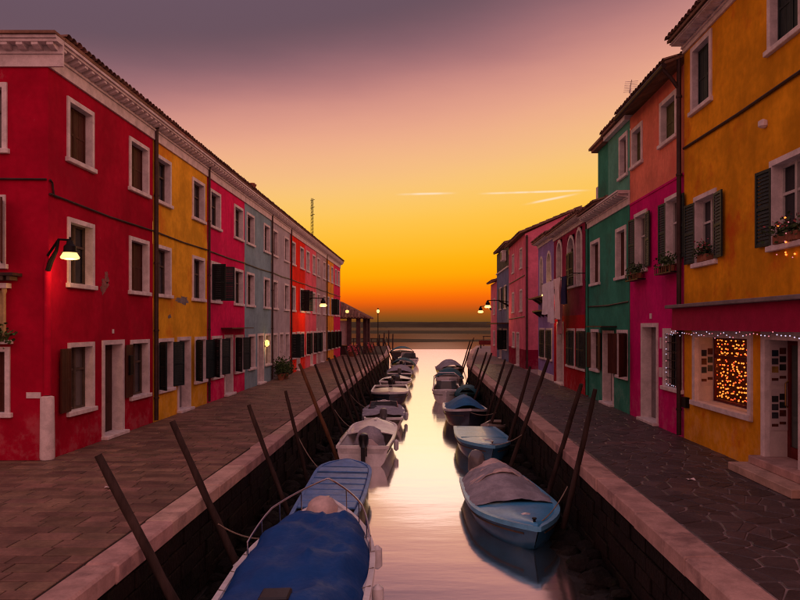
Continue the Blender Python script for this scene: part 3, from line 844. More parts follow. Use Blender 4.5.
# small fittings on the red and raspberry houses
MB().fbox(FL, 17.82, 18.0, 0.002, 0.13, 1.45, 1.95).build('meter_box', M_BLK, red, bevel=0.01)
MB().fbox(FL, 17.05, 17.14, 0.002, 0.015, 2.52, 2.62).build('number_plate', M_STONE, red)
pl = surf('bare_render', (0.30, 0.12, 0.11), 0.9, 0.4, 5, 30, 0.6)
def patch(h, F, u, z, ru, rz, mat, seed, d=0.004):
    n = 56; P = []
    for i in range(n):
        a = 2 * math.pi * i / n; k = 0.8 + 0.6 * noise.noise(Vector((math.cos(a) * 1.2, math.sin(a) * 1.2, seed))) + 0.35 * noise.noise(Vector((math.cos(a) * 4, math.sin(a) * 4, seed + 7)))
        P.append(F(u + ru * math.cos(a) * k, d, z + rz * math.sin(a) * k))
    MB().add([F(u, d, z)] + P, [(0, 1 + i, 1 + (i + 1) % n) for i in range(n)]).build('bare_patch', mat, h)
patch(red, FL, 16.62, 3.62, 0.24, 0.2, pl, 2)
patch(red, FL, 16.75, 3.86, 0.15, 0.16, pl, 5)
patch(yel, FL, 22.0, 3.52, 0.78, 0.14, surf('grey_render', (0.22, 0.19, 0.18), 0.9, 0.4, 5, 30, 0.6), 3)
patch(yel, FL, 20.9, 2.98, 0.14, 0.07, surf('grey_render', (0.22, 0.19, 0.18), 0.9, 0.4, 5, 30, 0.6), 4)
MB().fbox(FL, 26.2, 29.55, 0.002, 0.42, 2.60, 2.635).build('door_canopy', M_GUT, mag)
# dark weathered stone facing on the mauve house
mb = MB()
rnd = random.Random(9)
for k in range(6):
    u = 49.4
    while u < 49.85: mb.fbox(FL, u, u + 0.2, 0.002, 0.02 + rnd.uniform(0, 0.02), 0.05 + k * 0.42, 0.44 + k * 0.42); u += 0.23
mb.build('stone_facing', M_STONE, mau)
# chimneys on the left roofs
def chimney(r, x, y, z, w, hh, n=2):
    c = MB().box(x - w, x + w, y - w, y + w, z - 0.8, z + hh).build('chimney', M_STONE, r)
    for i in range(n):
        yy = y + (i - (n - 1) / 2) * w * 1.1
        MB().lathe((x, yy, z + hh), [(0.1, 0.001), (0.09, 0.3), (0.15, 0.42), (0.15, 0.47)], 10).build('chimney_pot', M_TERRA, c)
rf = [c for c in gry.children if c.name.startswith('roof')][0]
chimney(rf, -8.7, 35.6, HL + 0.45, 0.28, 0.55)
# lattice mast behind the roofs
ms = root('lattice_mast', (-9.1, 57.0, HL + 0.5), 'tall thin lattice mast rising above the left roofs', 'mast')
mx0, my0 = -9.1, 57.0; zb, zt = HL + 0.3, 13.1
for ax, ay in ((-.11, -.1), (.11, -.1), (0, .12)): MB().tube([(mx0 + ax, my0 + ay, zb), (mx0 + ax * 0.6, my0 + ay * 0.6, zt)], 0.018, 6).build('leg', M_BLK, ms)
mb = MB(); z = zb; k = 0; tri = [(-.11, -.1), (.11, -.1), (0, .12)]
while z < zt - 0.3:
    for i in range(3): a, c = tri[i], tri[(i + 1) % 3]; mb.tube([(mx0 + a[0], my0 + a[1], z), (mx0 + c[0], my0 + c[1], z + 0.28)], 0.012, 4)
    z += 0.28
mb.build('bracing', M_BLK, ms)
for i in range(3): MB().tube([(mx0 - 0.16, my0, zt - 0.2 - i * 0.6), (mx0 + 0.2, my0, zt - 0.1 - i * 0.6)], 0.02, 6).build('aerial', M_BLK, ms)

# ------------------------------------------------------------------ right row
P_OCH = plaster('orange_ochre', (0.78, 0.34, 0.014), (0.55, 0.09, 0.012), 0.85, 0.30)
P_MGR = plaster('hot_magenta', (0.62, 0.008, 0.17), (0.45, 0.02, 0.13), 0.4)
P_PEA = plaster('peach', (0.80, 0.24, 0.15), (0.68, 0.13, 0.10), 0.5)
P_GRN = plaster('emerald_green', (0.045, 0.28, 0.185), (0.05, 0.13, 0.09), 0.6)
P_GRU = plaster('sea_green', (0.11, 0.37, 0.27), (0.12, 0.26, 0.20), 0.4)
P_WIN = plaster('wine_red', (0.30, 0.022, 0.075), (0.22, 0.02, 0.05), 0.5)
P_CAR = plaster('carmine', (0.42, 0.010, 0.022), (0.3, 0.01, 0.03), 0.5)
P_PUR = plaster('lilac', (0.30, 0.22, 0.50), (0.26, 0.2, 0.40), 0.4)
P_FPK = plaster('rose_pink', (0.72, 0.17, 0.26), (0.6, 0.16, 0.22), 0.4)
P_FBS = plaster('claret_base', (0.26, 0.008, 0.045))
P_FBL = plaster('slate_blue', (0.16, 0.19, 0.33))
P_FGG = plaster('grey_green', (0.12, 0.13, 0.10))
M_VAL = surf('claret_valance', (0.36, 0.008, 0.06), 0.8, 0.2, 3, 30, 0.2)

# --- shop: orange-ochre house, nearest on the right
h = house('ochre_shop_house', 'orange ochre house with a lit shop window, nearest on the right', FR, 5.2, 16.95); shop = h
holes = []
for a, b_ in ((15.30, 16.48), (11.62, 12.80), (7.9, 9.1)): holes.append(window(h, FR, a, b_, 7.72, 9.22, sh='in', sm=M_GRN, rec=0.17, t=0.12))
for a, b_ in ((15.06, 16.30), (11.50, 12.72), (7.9, 9.1)): holes.append(window(h, FR, a, b_, 4.14, 5.68, sh='open', sm=M_GRN, cas=M_WHITEW, glass=M_GLASS))
# deep shop window
u0, u1, z0, z1 = 13.40, 16.33, 0.86, 2.60; t = 0.15
mb = MB(); mb.fbox(FR, u0, u0 + t, -0.05, 0.05, z0, z1); mb.fbox(FR, u1 - t, u1, -0.05, 0.05, z0, z1); mb.fbox(FR, u0 + t, u1 - t, -0.049, 0.049, z1 - t, z1)
mb.fbox(FR, u0 + t, u1 - t, -0.049, 0.049, z0, z0 + 0.12)
sw = mb.build('shop_window', M_STONE, h)
MB().fbox(FR, u0 - 0.04, u1 + 0.04, 0.051, 0.10, z0 + 0.02, z0 + 0.12).build('sill', M_STONE, sw)
M_REV = surf('cream_reveal', (0.55, 0.47, 0.45), 0.7, 0.15, 3, 30, 0.1)
mb = MB(); mb.fbox(FR, u1 - t - 0.002, u1 + 0.05, -0.47, -0.051, z0, z1); mb.fbox(FR, u0 - 0.05, u0 + t - 0.002, -0.47, -0.051, z0, z1)
mb.fbox(FR, u0 + t, u1 - t, -0.47, -0.051, z1 - t + 0.002, z1); mb.fbox(FR, u0 + t, u1 - t, -0.47, -0.051, z0, z0 + 0.118)
mb.build('reveal', M_REV, sw)
gm, nt, b = newmat('shop_glass'); b.inputs['Base Color'].default_value = (0.9, 0.95, 0.93, 1); b.inputs['Roughness'].default_value = 0.03
b.inputs['Transmission Weight'].default_value = 1.0; b.inputs['IOR'].default_value = 1.05; b.inputs['Specular IOR Level'].default_value = 0.6
MB().fbox(FR, u0 + t, u1 - t, -0.452, -0.448, z0 + 0.12, z1 - t).build('pane', gm, sw)
M_DRED = surf('dark_red_paint', (0.11, 0.012, 0.012), 0.4, 0.3, 5, 30, 0.1)
mb = MB()
for uu in (u0 + t, u1 - t - 0.06): mb.fbox(FR, uu, uu + 0.06, -0.446, -0.39, z0 + 0.12, z1 - t)
for zz in (z0 + 0.12, 1.98, z1 - t - 0.06): mb.fbox(FR, u0 + t + 0.06, u1 - t - 0.06, -0.445, -0.40, zz, zz + 0.06)
mb.build('casement', M_DRED, sw)
M_INT = surf('shop_interior', (0.10, 0.035, 0.02), 0.8, 0.4, 3, 20, 0.2)
mb = MB()
mb.quad(FR(u0, -1.6, z0), FR(u1, -1.6, z0), FR(u1, -1.6, z1), FR(u0, -1.6, z1)); mb.quad(FR(u0, -0.47, z0), FR(u1, -0.47, z0), FR(u1, -1.6, z0), FR(u0, -1.6, z0))
mb.quad(FR(u0, -0.47, z1), FR(u1, -0.47, z1), FR(u1, -1.6, z1), FR(u0, -1.6, z1))
for uu in (u0, u1): mb.quad(FR(uu, -0.47, z0), FR(uu, -1.6, z0), FR(uu, -1.6, z1), FR(uu, -0.47, z1))
mb.build('display_box', M_INT, sw)
holes.append(('rect', u0 + 0.02, u1 - 0.02, z0 + 0.01, z1 - 0.02, z1))
# shop door
u0, u1, z0, z1 = 11.55, 13.00, 0.30, 2.60
mb = MB(); mb.fbox(FR, u0, u0 + t, -0.05, 0.05, z0, z1); mb.fbox(FR, u1 - t, u1, -0.05, 0.05, z0, z1); mb.fbox(FR, u0 + t, u1 - t, -0.049, 0.049, z1 - t, z1)
dr = mb.build('shop_door', M_STONE, h)
mb = MB(); mb.fbox(FR, u1 - t - 0.002, u1 + 0.05, -0.44, -0.051, z0, z1); mb.fbox(FR, u0 - 0.05, u0 + t - 0.002, -0.44, -0.051, z0, z1); mb.fbox(FR, u0 + t, u1 - t, -0.44, -0.051, z1 - t + 0.002, z1)
mb.build('reveal', M_REV, dr)
mb = MB(); a, b_ = u0 + t, u1 - t
mb.fbox(FR, a, a + 0.1, -0.43, -0.37, z0, z1 - t); mb.fbox(FR, b_ - 0.1, b_, -0.43, -0.37, z0, z1 - t); mb.fbox(FR, a + 0.1, b_ - 0.1, -0.429, -0.371, z0, z0 + 0.2); mb.fbox(FR, a + 0.1, b_ - 0.1, -0.429, -0.371, z1 - t - 0.1, z1 - t)
mb.build('door_leaf', M_DRED, dr)
MB().fbox(FR, a + 0.1, b_ - 0.1, -0.41, -0.40, z0 + 0.2, z1 - t - 0.1).build('pane', glassmat('door_glass', (0.07, 0.085, 0.08), 0.12), dr)
MB().tube([FR(b_ - 0.05, -0.365, z0 + 0.9), FR(b_ - 0.05, -0.31, z0 + 0.95), FR(b_ - 0.05, -0.31, z0 + 1.35), FR(b_ - 0.05, -0.365, z0 + 1.4)], 0.014, 6).build('handle', M_BRASS, dr)
MB().fbox(FR, 10.9, 13.18, -0.44, 0.58, 0.003, 0.15).build('step', M_CURB, dr, bevel=0.012)
MB().fbox(FR, 10.9, 13.05, -0.44, 0.26, 0.152, 0.298).build('step', M_CURB, dr, bevel=0.012)
holes.append(('rect', u0 + 0.02, u1 - 0.02, -1, z1 - 0.02, z1))
wall(h, FR, 5.2, 16.95, -0.03, 9.50, holes, P_OCH, sides=(False, True), depth=8)
r = roof(h, FR, 5.2, 16.95, 9.52, over=0.42, rise=1.6, depth=8, sp=0.2)
cornice(h, FR, 5.2, 16.95, 9.28, 9.515, over=0.36, sp=0.34)
cable(h, FR, [(16.9, 6.98), (14, 6.93), (9, 6.95)], 0.03, 0.035)
pipe(h, FR, 17.02, 0.05, 9.3, 0.06, 0.10)
MB().fbox(FR, 6.0, 17.0, 0.002, 0.46, 3.12, 3.20).build('awning_ledge', surf('grey_ledge', (0.20, 0.17, 0.18), 0.6, 0.3), h, bevel=0.012)
MB().fbox(FR, 6.0, 16.93, 0.002, 0.30, 2.66, 3.118).build('awning_valance', M_VAL, h)
MB().fbox(FR, 6.0, 16.93, 0.301, 0.325, 2.60, 2.66).build('valance_edge', M_VAL, h)
MB().fbox(FR, 16.6, 16.86, 0.002, 0.10, 0.75, 1.0).build('vent_cover', M_BLK, h)
MB().lathe(FR(12.9, 0.05, 6.35), [(0.04, 0), (0.09, 0.03), (0.09, 0.12), (0.02, 0.16)], 10).build('vent_cap', M_STONE, h)
# picture cards on the reveals (menus of small photographs)
M_CARD = surf('menu_card', (0.50, 0.42, 0.42), 0.5, 0.1, 5, 30, 0)
pics = [surf('print_%d' % i, c, 0.4, 0.5, 14, 60, 0) for i, c in enumerate([(0.03, 0.03, 0.03), (0.10, 0.03, 0.02), (0.05, 0.05, 0.06), (0.30, 0.18, 0.04), (0.02, 0.03, 0.05)])]
def poster(label, u, d0, d1, z0, z1, rows, seed):
    rnd = random.Random(seed)
    p = root('menu_poster', FR(u, d0, z0), label, 'poster', 'picture menus beside the shop openings')
    MB().fbox(FR, u, u + 0.006, d0, d1, z0, z1).build('card', M_CARD, p)
    for k in range(rows):
        for c in range(2):
            zz = z1 - 0.06 - (k + 0.9) * (z1 - z0 - 0.1) / (rows + 0.4); dd = d0 + (d1 - d0) * (0.1 + 0.47 * c)
            zz -= 0.04 * c
            hh = (z1 - z0) / rows * 0.52
            if k == rows - 1: hh *= 0.45
            MB().fbox(FR, u - 0.004, u - 0.001, dd, dd + (d1 - d0) * 0.40, zz, zz + hh * 1.15).build('picture', rnd.choice(pics) if k < rows - 1 else pics[1], p)
ud = 12.85 - 0.012
poster('upper picture menu on the shop door reveal, right frame edge', ud, -0.37, -0.07, 1.62, 2.38, 4, 1)
poster('lower picture menu on the shop door reveal, right frame edge', ud, -0.37, -0.07, 0.78, 1.54, 4, 2)
uw = 16.18 - 0.012
poster('picture menu on the side of the glowing shop window', uw, -0.40, -0.10, 1.32, 2.28, 4, 3)
# strings of lights
def bulb_mesh(name, r, mat):
    bm = bmesh.new(); bmesh.ops.create_icosphere(bm, subdivisions=1, radius=r); me = bpy.data.meshes.new(name); bm.to_mesh(me); bm.free(); me.materials.append(mat); return me
E_AMB = emis('amber_bulb', (1.0, 0.22, 0.03), 2.6); E_RED = emis('red_bulb', (1.0, 0.08, 0.02), 2.4); E_WHT = emis('cool_bulb', (0.75, 0.68, 0.95), 1.0); E_PNKB = emis('pink_bulb', (1.0, 0.32, 0.40), 0.9)
b_amb, b_red, b_wht, b_pnk = bulb_mesh('bulb', 0.019, E_AMB), bulb_mesh('bulb', 0.017, E_RED), bulb_mesh('bulb', 0.012, E_WHT), bulb_mesh('bulb', 0.011, E_PNKB)
lc = root('light_curtain', FR(14.9, -0.6, 1.0), 'curtain of glowing amber fairy lights inside the shop window', 'fairy lights')
rnd = random.Random(2); mb = MB()
for k in range(29):
    u = 13.56 + k * 0.094 + rnd.uniform(-0.03, 0.03)
    d = -0.49 - rnd.uniform(0, 0.05); mb.tube([FR(u, d, 2.42), FR(u + rnd.uniform(-.03, .03), d, 1.02)], 0.003, 4)
    for j in range(15):
        if rnd.random() < 0.28: continue
        share('bulb', b_amb if rnd.random() < 0.75 else b_red, FR(u + rnd.uniform(-.03, .03), d + rnd.uniform(-.02, .02), 2.38 - j * 0.092 + rnd.uniform(-.03, .03)), lc)
mb.build('wires', M_BLK, lc)
sl = root('light_string', FR(13.5, 0.33, 2.6), 'string of pale fairy lights along the shop awning edge', 'fairy lights')
mb = MB(); pts = []
for i in range(52):
    u = 16.85 - i * 0.14; z = 2.58 + 0.03 * math.sin(i * 1.3) - rnd.uniform(0, 0.09); pts.append(FR(u, 0.34, z))
    share('bulb', b_wht if rnd.random() < 0.6 else b_pnk, FR(u, 0.345, z - 0.012), sl)
mb.tube(pts, 0.004, 4).build('wire', M_BLK, sl)
# warm light that the window display gives off
ld = bpy.data.lights.new('display_glow', 'POINT'); ld.energy = 26; ld.color = (1.0, 0.28, 0.06); ld.shadow_soft_size = 0.3
lo = bpy.data.objects.new('display_glow', ld); COL.objects.link(lo); lo.parent = lc; lo.location = FR(14.9, -1.0, 1.7) - WO[lc.name]
# flowers on the nearest first-floor sill
def flower_pot(F, u, d, z, label, seed, fairy=False, w=0.5):
    p = root('flower_box', F(u, d, z), label, 'flower box', 'flower boxes on window sills')
    MB().fbox(F, u - w / 2, u + w / 2, d - 0.09, d + 0.09, z, z + 0.16).build('trough', M_TERRA, p, bevel=0.012)
    c = F(u, d + 0.03, z + 0.24)
    leaves(MB(), c, 0.15 if abs(F.U.x) < 0.5 else w * 0.6, w * 0.6 if abs(F.U.x) < 0.5 else 0.15, 0.16, 260, 0.075, seed).build('foliage', M_LEAF, p, kind='stuff')
    leaves(MB(), c + Vector((0, 0, 0.08)), 0.16, w * 0.6, 0.16, 60, 0.06, seed + 1).build('blossom', M_FLOWER, p, kind='stuff')
    if fairy:
        rn = random.Random(seed)
        for i in range(16): share('bulb', b_amb if i % 2 else b_pnk, c + Vector((rn.uniform(-.16, .1), rn.uniform(-.3, .3), rn.uniform(-.55, .2))), p)
    return p
flower_pot(FR, 12.05, 0.02, 4.145, 'flower box with fairy lights on the shop house sill, right frame edge', 31, True, 0.8)
flower_pot(FR, 15.7, 0.0, 4.145, 'small flower box in the far first-floor window of the ochre house', 33, False, 0.5)

# --- magenta and peach house
h = house('magenta_peach_house', 'tall house, hot magenta below and peach above, right row', FR, 16.96, 21.40); mgh = h
holes = [window(h, FR, 17.40, 18.66, 7.50, 8.62, sh='in', sm=surf('olive_blind', (0.10, 0.10, 0.04), 0.7, 0.3), t=0.12), window(h, FR, 20.15, 21.22, 7.50, 8.62, sh='in', sm=MATS['olive_blind'], t=0.12),
         window(h, FR, 17.15, 18.25, 4.34, 6.02, sh='open', sm=M_GRN, cas=M_WHITEW), window(h, FR, 19.75, 20.92, 4.34, 6.02, sh='open', sm=M_GRN, cas=M_WHITEW),
         door(h, FR, 18.80, 20.25, 2.78, dm=M_DOORG), window(h, FR, 17.02, 18.40, 1.14, 2.64, bars=True, t=0.14)]
wall(h, FR, 16.96, 21.40, -0.03, 6.40, holes, P_MGR, name='lower_wall', sides=(False, False))
wall(h, FR, 16.96, 21.40, 6.40, 9.05, holes, P_PEA, name='upper_wall', sides=(False, True))
MB().fbox(FR, 16.97, 21.39, 0.001, 0.02, 6.36, 6.42).build('band', P_MGR, h)
roof(h, FR, 16.96, 21.40, 9.06, over=0.45, rise=1.5, gable=False)
MB().tube([FR(16.98, 0.48, 9.02), FR(21.3, 0.48, 8.99)], 0.07, 8).build('gutter', M_GUT, h, smooth=40)
MB().tube([FR(17.05, 0.48, 8.95), FR(17.03, 0.30, 8.75), FR(17.02, 0.13, 8.5)], 0.05, 8).build('gutter_bend', M_GUT, h, smooth=40)
MB().fbox(FR, 19.35, 19.5, 0.002, 0.02, 2.9, 3.05).build('number_plate', M_STONE, h)
MB().fbox(FR, 18.52, 18.6, 0.002, 0.04, 2.1, 2.4).build('bell_plate', M_STONE, h); MB().fbox(FR, 18.5, 18.62, 0.002, 0.05, 1.35, 1.6).build('letter_box', M_STONE, h)
for u, l in ((17.7, 'iron shelf of plants under the nearer magenta house window'), (20.35, 'iron shelf of plants under the farther magenta house window')):
    p = root('plant_shelf', FR(u, 0.1, 4.0), l, 'plant shelf', 'plant shelves under the magenta house windows')
    mb = MB(); mb.fbox(FR, u - 0.6, u + 0.6, 0.04, 0.28, 4.02, 4.05)
    for k in range(9): mb.fbox(FR, u - 0.6 + k * 0.148, u - 0.584 + k * 0.148, 0.262, 0.278, 4.05, 4.20)
    mb.fbox(FR, u - 0.6, u + 0.6, 0.26, 0.28, 4.20, 4.22); mb.build('rack', M_BLK, p)
    for k in range(3): MB().lathe(FR(u - 0.36 + k * 0.36, 0.16, 4.05), [(0.07, 0), (0.10, 0.16), (0.08, 0.16)], 10).build('pot', M_TERRA, p)
    leaves(MB(), FR(u, 0.16, 4.34), 0.12, 0.65, 0.16, 240, 0.08, int(u)).build('foliage', M_LEAF, p, kind='stuff')
gs = root('light_string', FR(17.7, 0.05, 1.2), 'fairy lights wound round the barred magenta house window', 'fairy lights'); pts = []
for i in range(34):
    f = i / 33; q = [(17.2, 1.2), (18.25, 1.2), (18.25, 2.5), (17.2, 2.5), (17.2, 1.2)]; k = min(3, int(f * 4)); g_ = f * 4 - k
    u = q[k][0] + (q[k + 1][0] - q[k][0]) * g_; z = q[k][1] + (q[k + 1][1] - q[k][1]) * g_ + rnd.uniform(-.03, .03)
    pts.append(FR(u, -0.02, z)); share('bulb', b_wht if i % 3 else b_pnk, FR(u, -0.015, z), gs)
MB().tube(pts, 0.004, 4).build('wire', M_BLK, gs)

# --- green house (two storeys, a third one over its near half)
h = house('green_house', 'emerald green house with stone cornice and set-up attic, right row', FR, 21.41, 26.85); grh = h
holes = [window(h, FR, 25.05, 26.40, 4.28, 5.86, sh='in', sm=B, t=0.12), window(h, FR, 21.78, 22.95, 4.28, 5.86, sh='in', sm=B, t=0.12),
         window(h, FR, 25.15, 26.35, 1.12, 2.58, sh='open', sm=B, louvre=False), door(h, FR, 23.20, 24.60, 2.55, dm=M_DOORG), window(h, FR, 21.55, 22.80, 1.12, 2.58, sh='wide', sm=B, louvre=False)]
wall(h, FR, 21.41, 26.85, -0.03, 6.85, holes, P_GRN, sides=(False, True))
cornice(h, FR, 21.41, 26.85, 6.42, 6.86, over=0.40, sp=0.33)
k2 = [window(h, FR, 21.62, 22.55, 7.45, 8.75, sh='in', sm=B, t=0.12)]
wall(h, FR, 21.42, 23.95, 6.862, 9.15, k2, P_GRU, name='attic_wall', sides=(False, True), depth=5)
MB().fbox(FR, 21.43, 23.98, -0.1, 0.16, 9.02, 9.16).build('attic_cornice', M_STONE, h)
roof(h, FR, 21.43, 24.0, 9.165, over=0.25, rise=0.9, depth=5)
rr = roof(h, FR, 24.0, 26.86, 6.87, over=0.46, rise=1.4)
c = MB().fbox(FR, 24.35, 25.75, -1.0, -0.1, 7.0, 9.1).build('chimney', P_GRN, rr)
mb = MB(); mb.fbox(FR, 24.2, 25.95, -1.15, 0.10, 9.1, 9.2); mb.fbox(FR, 24.12, 26.05, -1.2, 0.18, 9.2, 9.28); mb.build('chimney_cap', M_TILE, c)
MB().fbox(FR, 22.85, 25.0, 0.002, 0.52, 2.66, 2.70).build('door_canopy', M_GUT, h)
cable(h, FR, [(21.45, 3.45), (24, 3.40), (26.8, 3.44)], 0.025)
MB().fbox(FR, 21.42, 21.5, 0.002, 0.03, 0.0, 6.4).build('edge_strip', P_GRN, h)
pipe(h, FR, 26.80, 0.05, 6.4, 0.045, 0.06, P_GRN)
an = root('tv_antenna', (6.9, 23.4, 9.6), 'thin television antenna on the green house roof', 'antenna')
MB().tube([(6.9, 23.4, 9.3), (6.9, 23.4, 10.75)], 0.018, 6).build('mast', M_STONE, an)
mb = MB(); mb.tube([(6.75, 22.75, 10.7), (7.05, 24.05, 10.7)], 0.012, 5)
mb.build('boom', M_STONE, an)
for k in range(7): MB().tube([(6.79 + k * 0.04 - 0.2, 22.9 + k * 0.17 + 0.05, 10.7), (6.79 + k * 0.04 + 0.2, 22.9 + k * 0.17 - 0.05, 10.7)], 0.008, 5).build('element', M_STONE, an)

# --- wine red house with arched windows
h = house('wine_red_house', 'wine red house with arched white windows and washing line, right row', FR, 26.86, 33.95); wnh = h
holes = [window(h, FR, 27.85, 28.95, 4.40, 6.72, arch=True, t=0.14), window(h, FR, 29.25, 30.75, 4.40, 6.60, sh='closed', sm=M_GRN, arch=True, t=0.12), window(h, FR, 31.9, 33.2, 4.40, 6.72, arch=True, t=0.16),
         window(h, FR, 27.15, 28.8, 1.02, 2.60, sh='closed', sm=M_GRN), window(h, FR, 29.2, 30.8, 1.02, 2.60, sh='closed', sm=M_GRN), door(h, FR, 31.5, 33.1, 2.9, dm=M_DOORG)]
wall(h, FR, 26.86, 33.95, -0.03, 3.15, holes, P_CAR, name='lower_wall', sides=(False, False))
wall(h, FR, 26.86, 33.95, 3.15, 7.02, holes, P_WIN, name='upper_wall', sides=(False, False))
cornice(h, FR, 26.86, 33.95, 6.78, 7.03, over=0.38, sp=0.34)
wr = roof(h, FR, 26.86, 33.95, 7.035, over=0.42, rise=1.3)
chimney(wr, 7.4, 28.6, 7.9, 0.3, 0.5, 2)
pipe(h, FR, 26.93, 0.05, 6.9, 0.045, 0.06)
# --- lilac house
h = house('lilac_house', 'lilac house with two narrow arched windows beside the wine red house', FR, 33.96, 38.6); prh = h
holes = [window(h, FR, 34.6, 35.9, 4.30, 6.50, arch=True, t=0.14), window(h, FR, 37.0, 38.0, 4.30, 6.45, arch=True, t=0.14), window(h, FR, 34.4, 36.0, 1.05, 2.60, sh='closed', sm=M_GRN), window(h, FR, 36.4, 38.0, 1.05, 2.60, sh='closed', sm=M_GRN)]
wall(h, FR, 33.96, 38.6, -0.03, 7.15, holes, P_PUR, sides=(False, True))
cornice(h, FR, 33.96, 38.6, 6.95, 7.16, over=0.34, sp=0.34)
roof(h, FR, 33.96, 38.6, 7.165, over=0.38, rise=1.3)
MB().fbox(FR, 33.98, 38.5, 0.002, 0.04, 0.004, 0.30).build('plinth', M_STONE, h)
for z in (4.12, 3.45):
    b1 = MB(); b1.fbox(FR, 34.3, 38.2, 0.002, 0.62 if z > 4 else 0.40, z, z + 0.07)
    bb = b1.build('balcony', M_GUT, h)
    for k in range(4): MB().add([FR(34.6 + k * 1.1 - 0.04, 0.002, z - 0.3), FR(34.6 + k * 1.1 + 0.04, 0.002, z - 0.3), FR(34.6 + k * 1.1 + 0.04, 0.45, z - 0.001), FR(34.6 + k * 1.1 - 0.04, 0.45, z - 0.001), FR(34.6 + k * 1.1 - 0.04, 0.002, z - 0.001), FR(34.6 + k * 1.1 + 0.04, 0.002, z - 0.001)], [(0, 1, 2, 3), (0, 3, 4), (1, 5, 2), (0, 4, 5, 1), (3, 2, 5, 4)]).build('bracket', M_GUT, bb)
# washing line with garments
wl_ = root('washing_line', FR(29.5, 0.5, 4.6), 'iron washing line frame on the wine red house front', 'washing line')
MB().tube([FR(27.0, 0.55, 4.72), FR(34.0, 0.55, 4.70)], 0.012, 6).build('line', M_BLK, wl_)
MB().tube([FR(27.0, 0.30, 4.72), FR(34.0, 0.30, 4.70)], 0.012, 6).build('line', M_BLK, wl_)
for u in (27.05, 29.3, 31.6, 33.9): MB().tube([FR(u, 0.01, 4.74), FR(u, 0.62, 4.74)], 0.018, 6).build('bracket', M_BLK, wl_)
def cloth(name, label, u0, u1, z0, z1, d, mat, seed, sleeves=False):
    n0 = seed * 1.7
    def fn(a, b):
        u = u0 + (u1 - u0) * a; z = z1 + (z0 - z1) * b
        if sleeves:
            pin = 1 - 0.32 * max(0, min(1, (b - 0.12) / 0.1)) if b > 0.12 else 1
            u = (u0 + u1) / 2 + (u - (u0 + u1) / 2) * pin
        dd = d + 0.05 * math.sin(a * 13 + n0) * (0.3 + b) + 0.04 * noise.noise(Vector((a * 5, b * 3, n0)))
        return FR(u, dd, z + 0.03 * math.sin(a * 5 + n0) * b)
    o = MB().sheet(fn, 14, 12, FR.N * -0.008).build(name, mat, smooth=60)
    return tag(o, label, name.replace('_', ' '), 'washing on the line')
M_LIN = surf('pale_linen', (0.80, 0.74, 0.78), 0.9, 0.15, 3, 30, 0.2); M_LINW = surf('warm_linen', (0.84, 0.68, 0.64), 0.9, 0.15, 3, 30, 0.2); M_NAVY = surf('navy_cloth', (0.03, 0.03, 0.08), 0.9, 0.2, 3, 30, 0.2); M_ROS = surf('rose_cloth', (0.55, 0.26, 0.28), 0.9, 0.2, 3, 30, 0.2)
cloth('hanging_sheet', 'lilac white sheet, farthest piece on the washing line', 31.9, 33.5, 3.25, 4.70, 0.62, M_LIN, 1)
cloth('hanging_sheet', 'long pale sheet in the middle of the washing line', 30.4, 31.85, 2.85, 4.70, 0.66, M_LIN, 2)
cloth('hanging_shirt', 'pinkish shirt with sleeves on the washing line', 28.9, 30.35, 3.0, 4.71, 0.70, M_LINW, 3, True)
cloth('hanging_towel', 'small rose towel on the rear washing line', 30.3, 31.2, 2.35, 4.69, 0.30, M_ROS, 4)
cloth('hanging_trousers', 'dark navy garment, nearest piece on the washing line', 27.9, 28.8, 3.6, 4.71, 0.62, M_NAVY, 5)

# --- rose pink gable house beyond the alley
FP = frame((6.35, 0, 0), (0, 1, 0), (-1, 0, 0))
h = house('rose_pink_house', 'rose pink three-storey gable house with claret base, right row', FP, 44.0, 52.4); pkh = h
ws = [(45.2, 46.3), (49.2, 50.3)]
holes = []
for a, b_ in ws: holes += [window(h, FP, a, b_, 6.5, 7.8, sh='in', sm=M_DOORG), window(h, FP, a, b_, 3.7, 5.1, sh='in', sm=M_DOORG)]
holes += [window(h, FP, 48.9, 50.1, 1.25, 2.3, sh='in', sm=M_DOORG), door(h, FP, 46.6, 48.0, 2.3, dm=M_DOORG)]
wall(h, FP, 44.0, 46.61, -0.03, 1.2, [], P_FBS, name='base_wall', sides=(False, False)); wall(h, FP, 47.99, 52.4, -0.03, 1.2, [], P_FBS, name='base_wall', sides=(False, False)); wall(h, FP, 44.0, 52.4, 1.2, 8.5, holes, P_FPK, sides=(False, True))
FG = frame((0, 44.0, 0), (1, 0, 0), (0, -1, 0))
MB().fbox(FG, 6.352, 13.3, -0.25, 0, -0.03, 1.2).build('base_wall', P_FBS, h); MB().fbox(FG, 6.352, 13.3, -0.25, 0, 1.2, 8.5).build('gable_wall', P_FPK, h)
MB().prism([(6.352, 8.5), (13.3, 8.5), (9.85, 10.1)], 'y', 44.0, 44.25).build('gable', P_FPK, h)
roof(h, FP, 44.0, 52.4, 8.5, over=0.35, rise=1.62, gable=True)
pipe(h, FG, 6.46, 0.05, 8.4, 0.06, 0.08)
cable(h, FP, [(44.1, 5.9), (52, 5.8)], 0.03); cable(h, FP, [(44.1, 3.3), (52, 3.2)], 0.03)
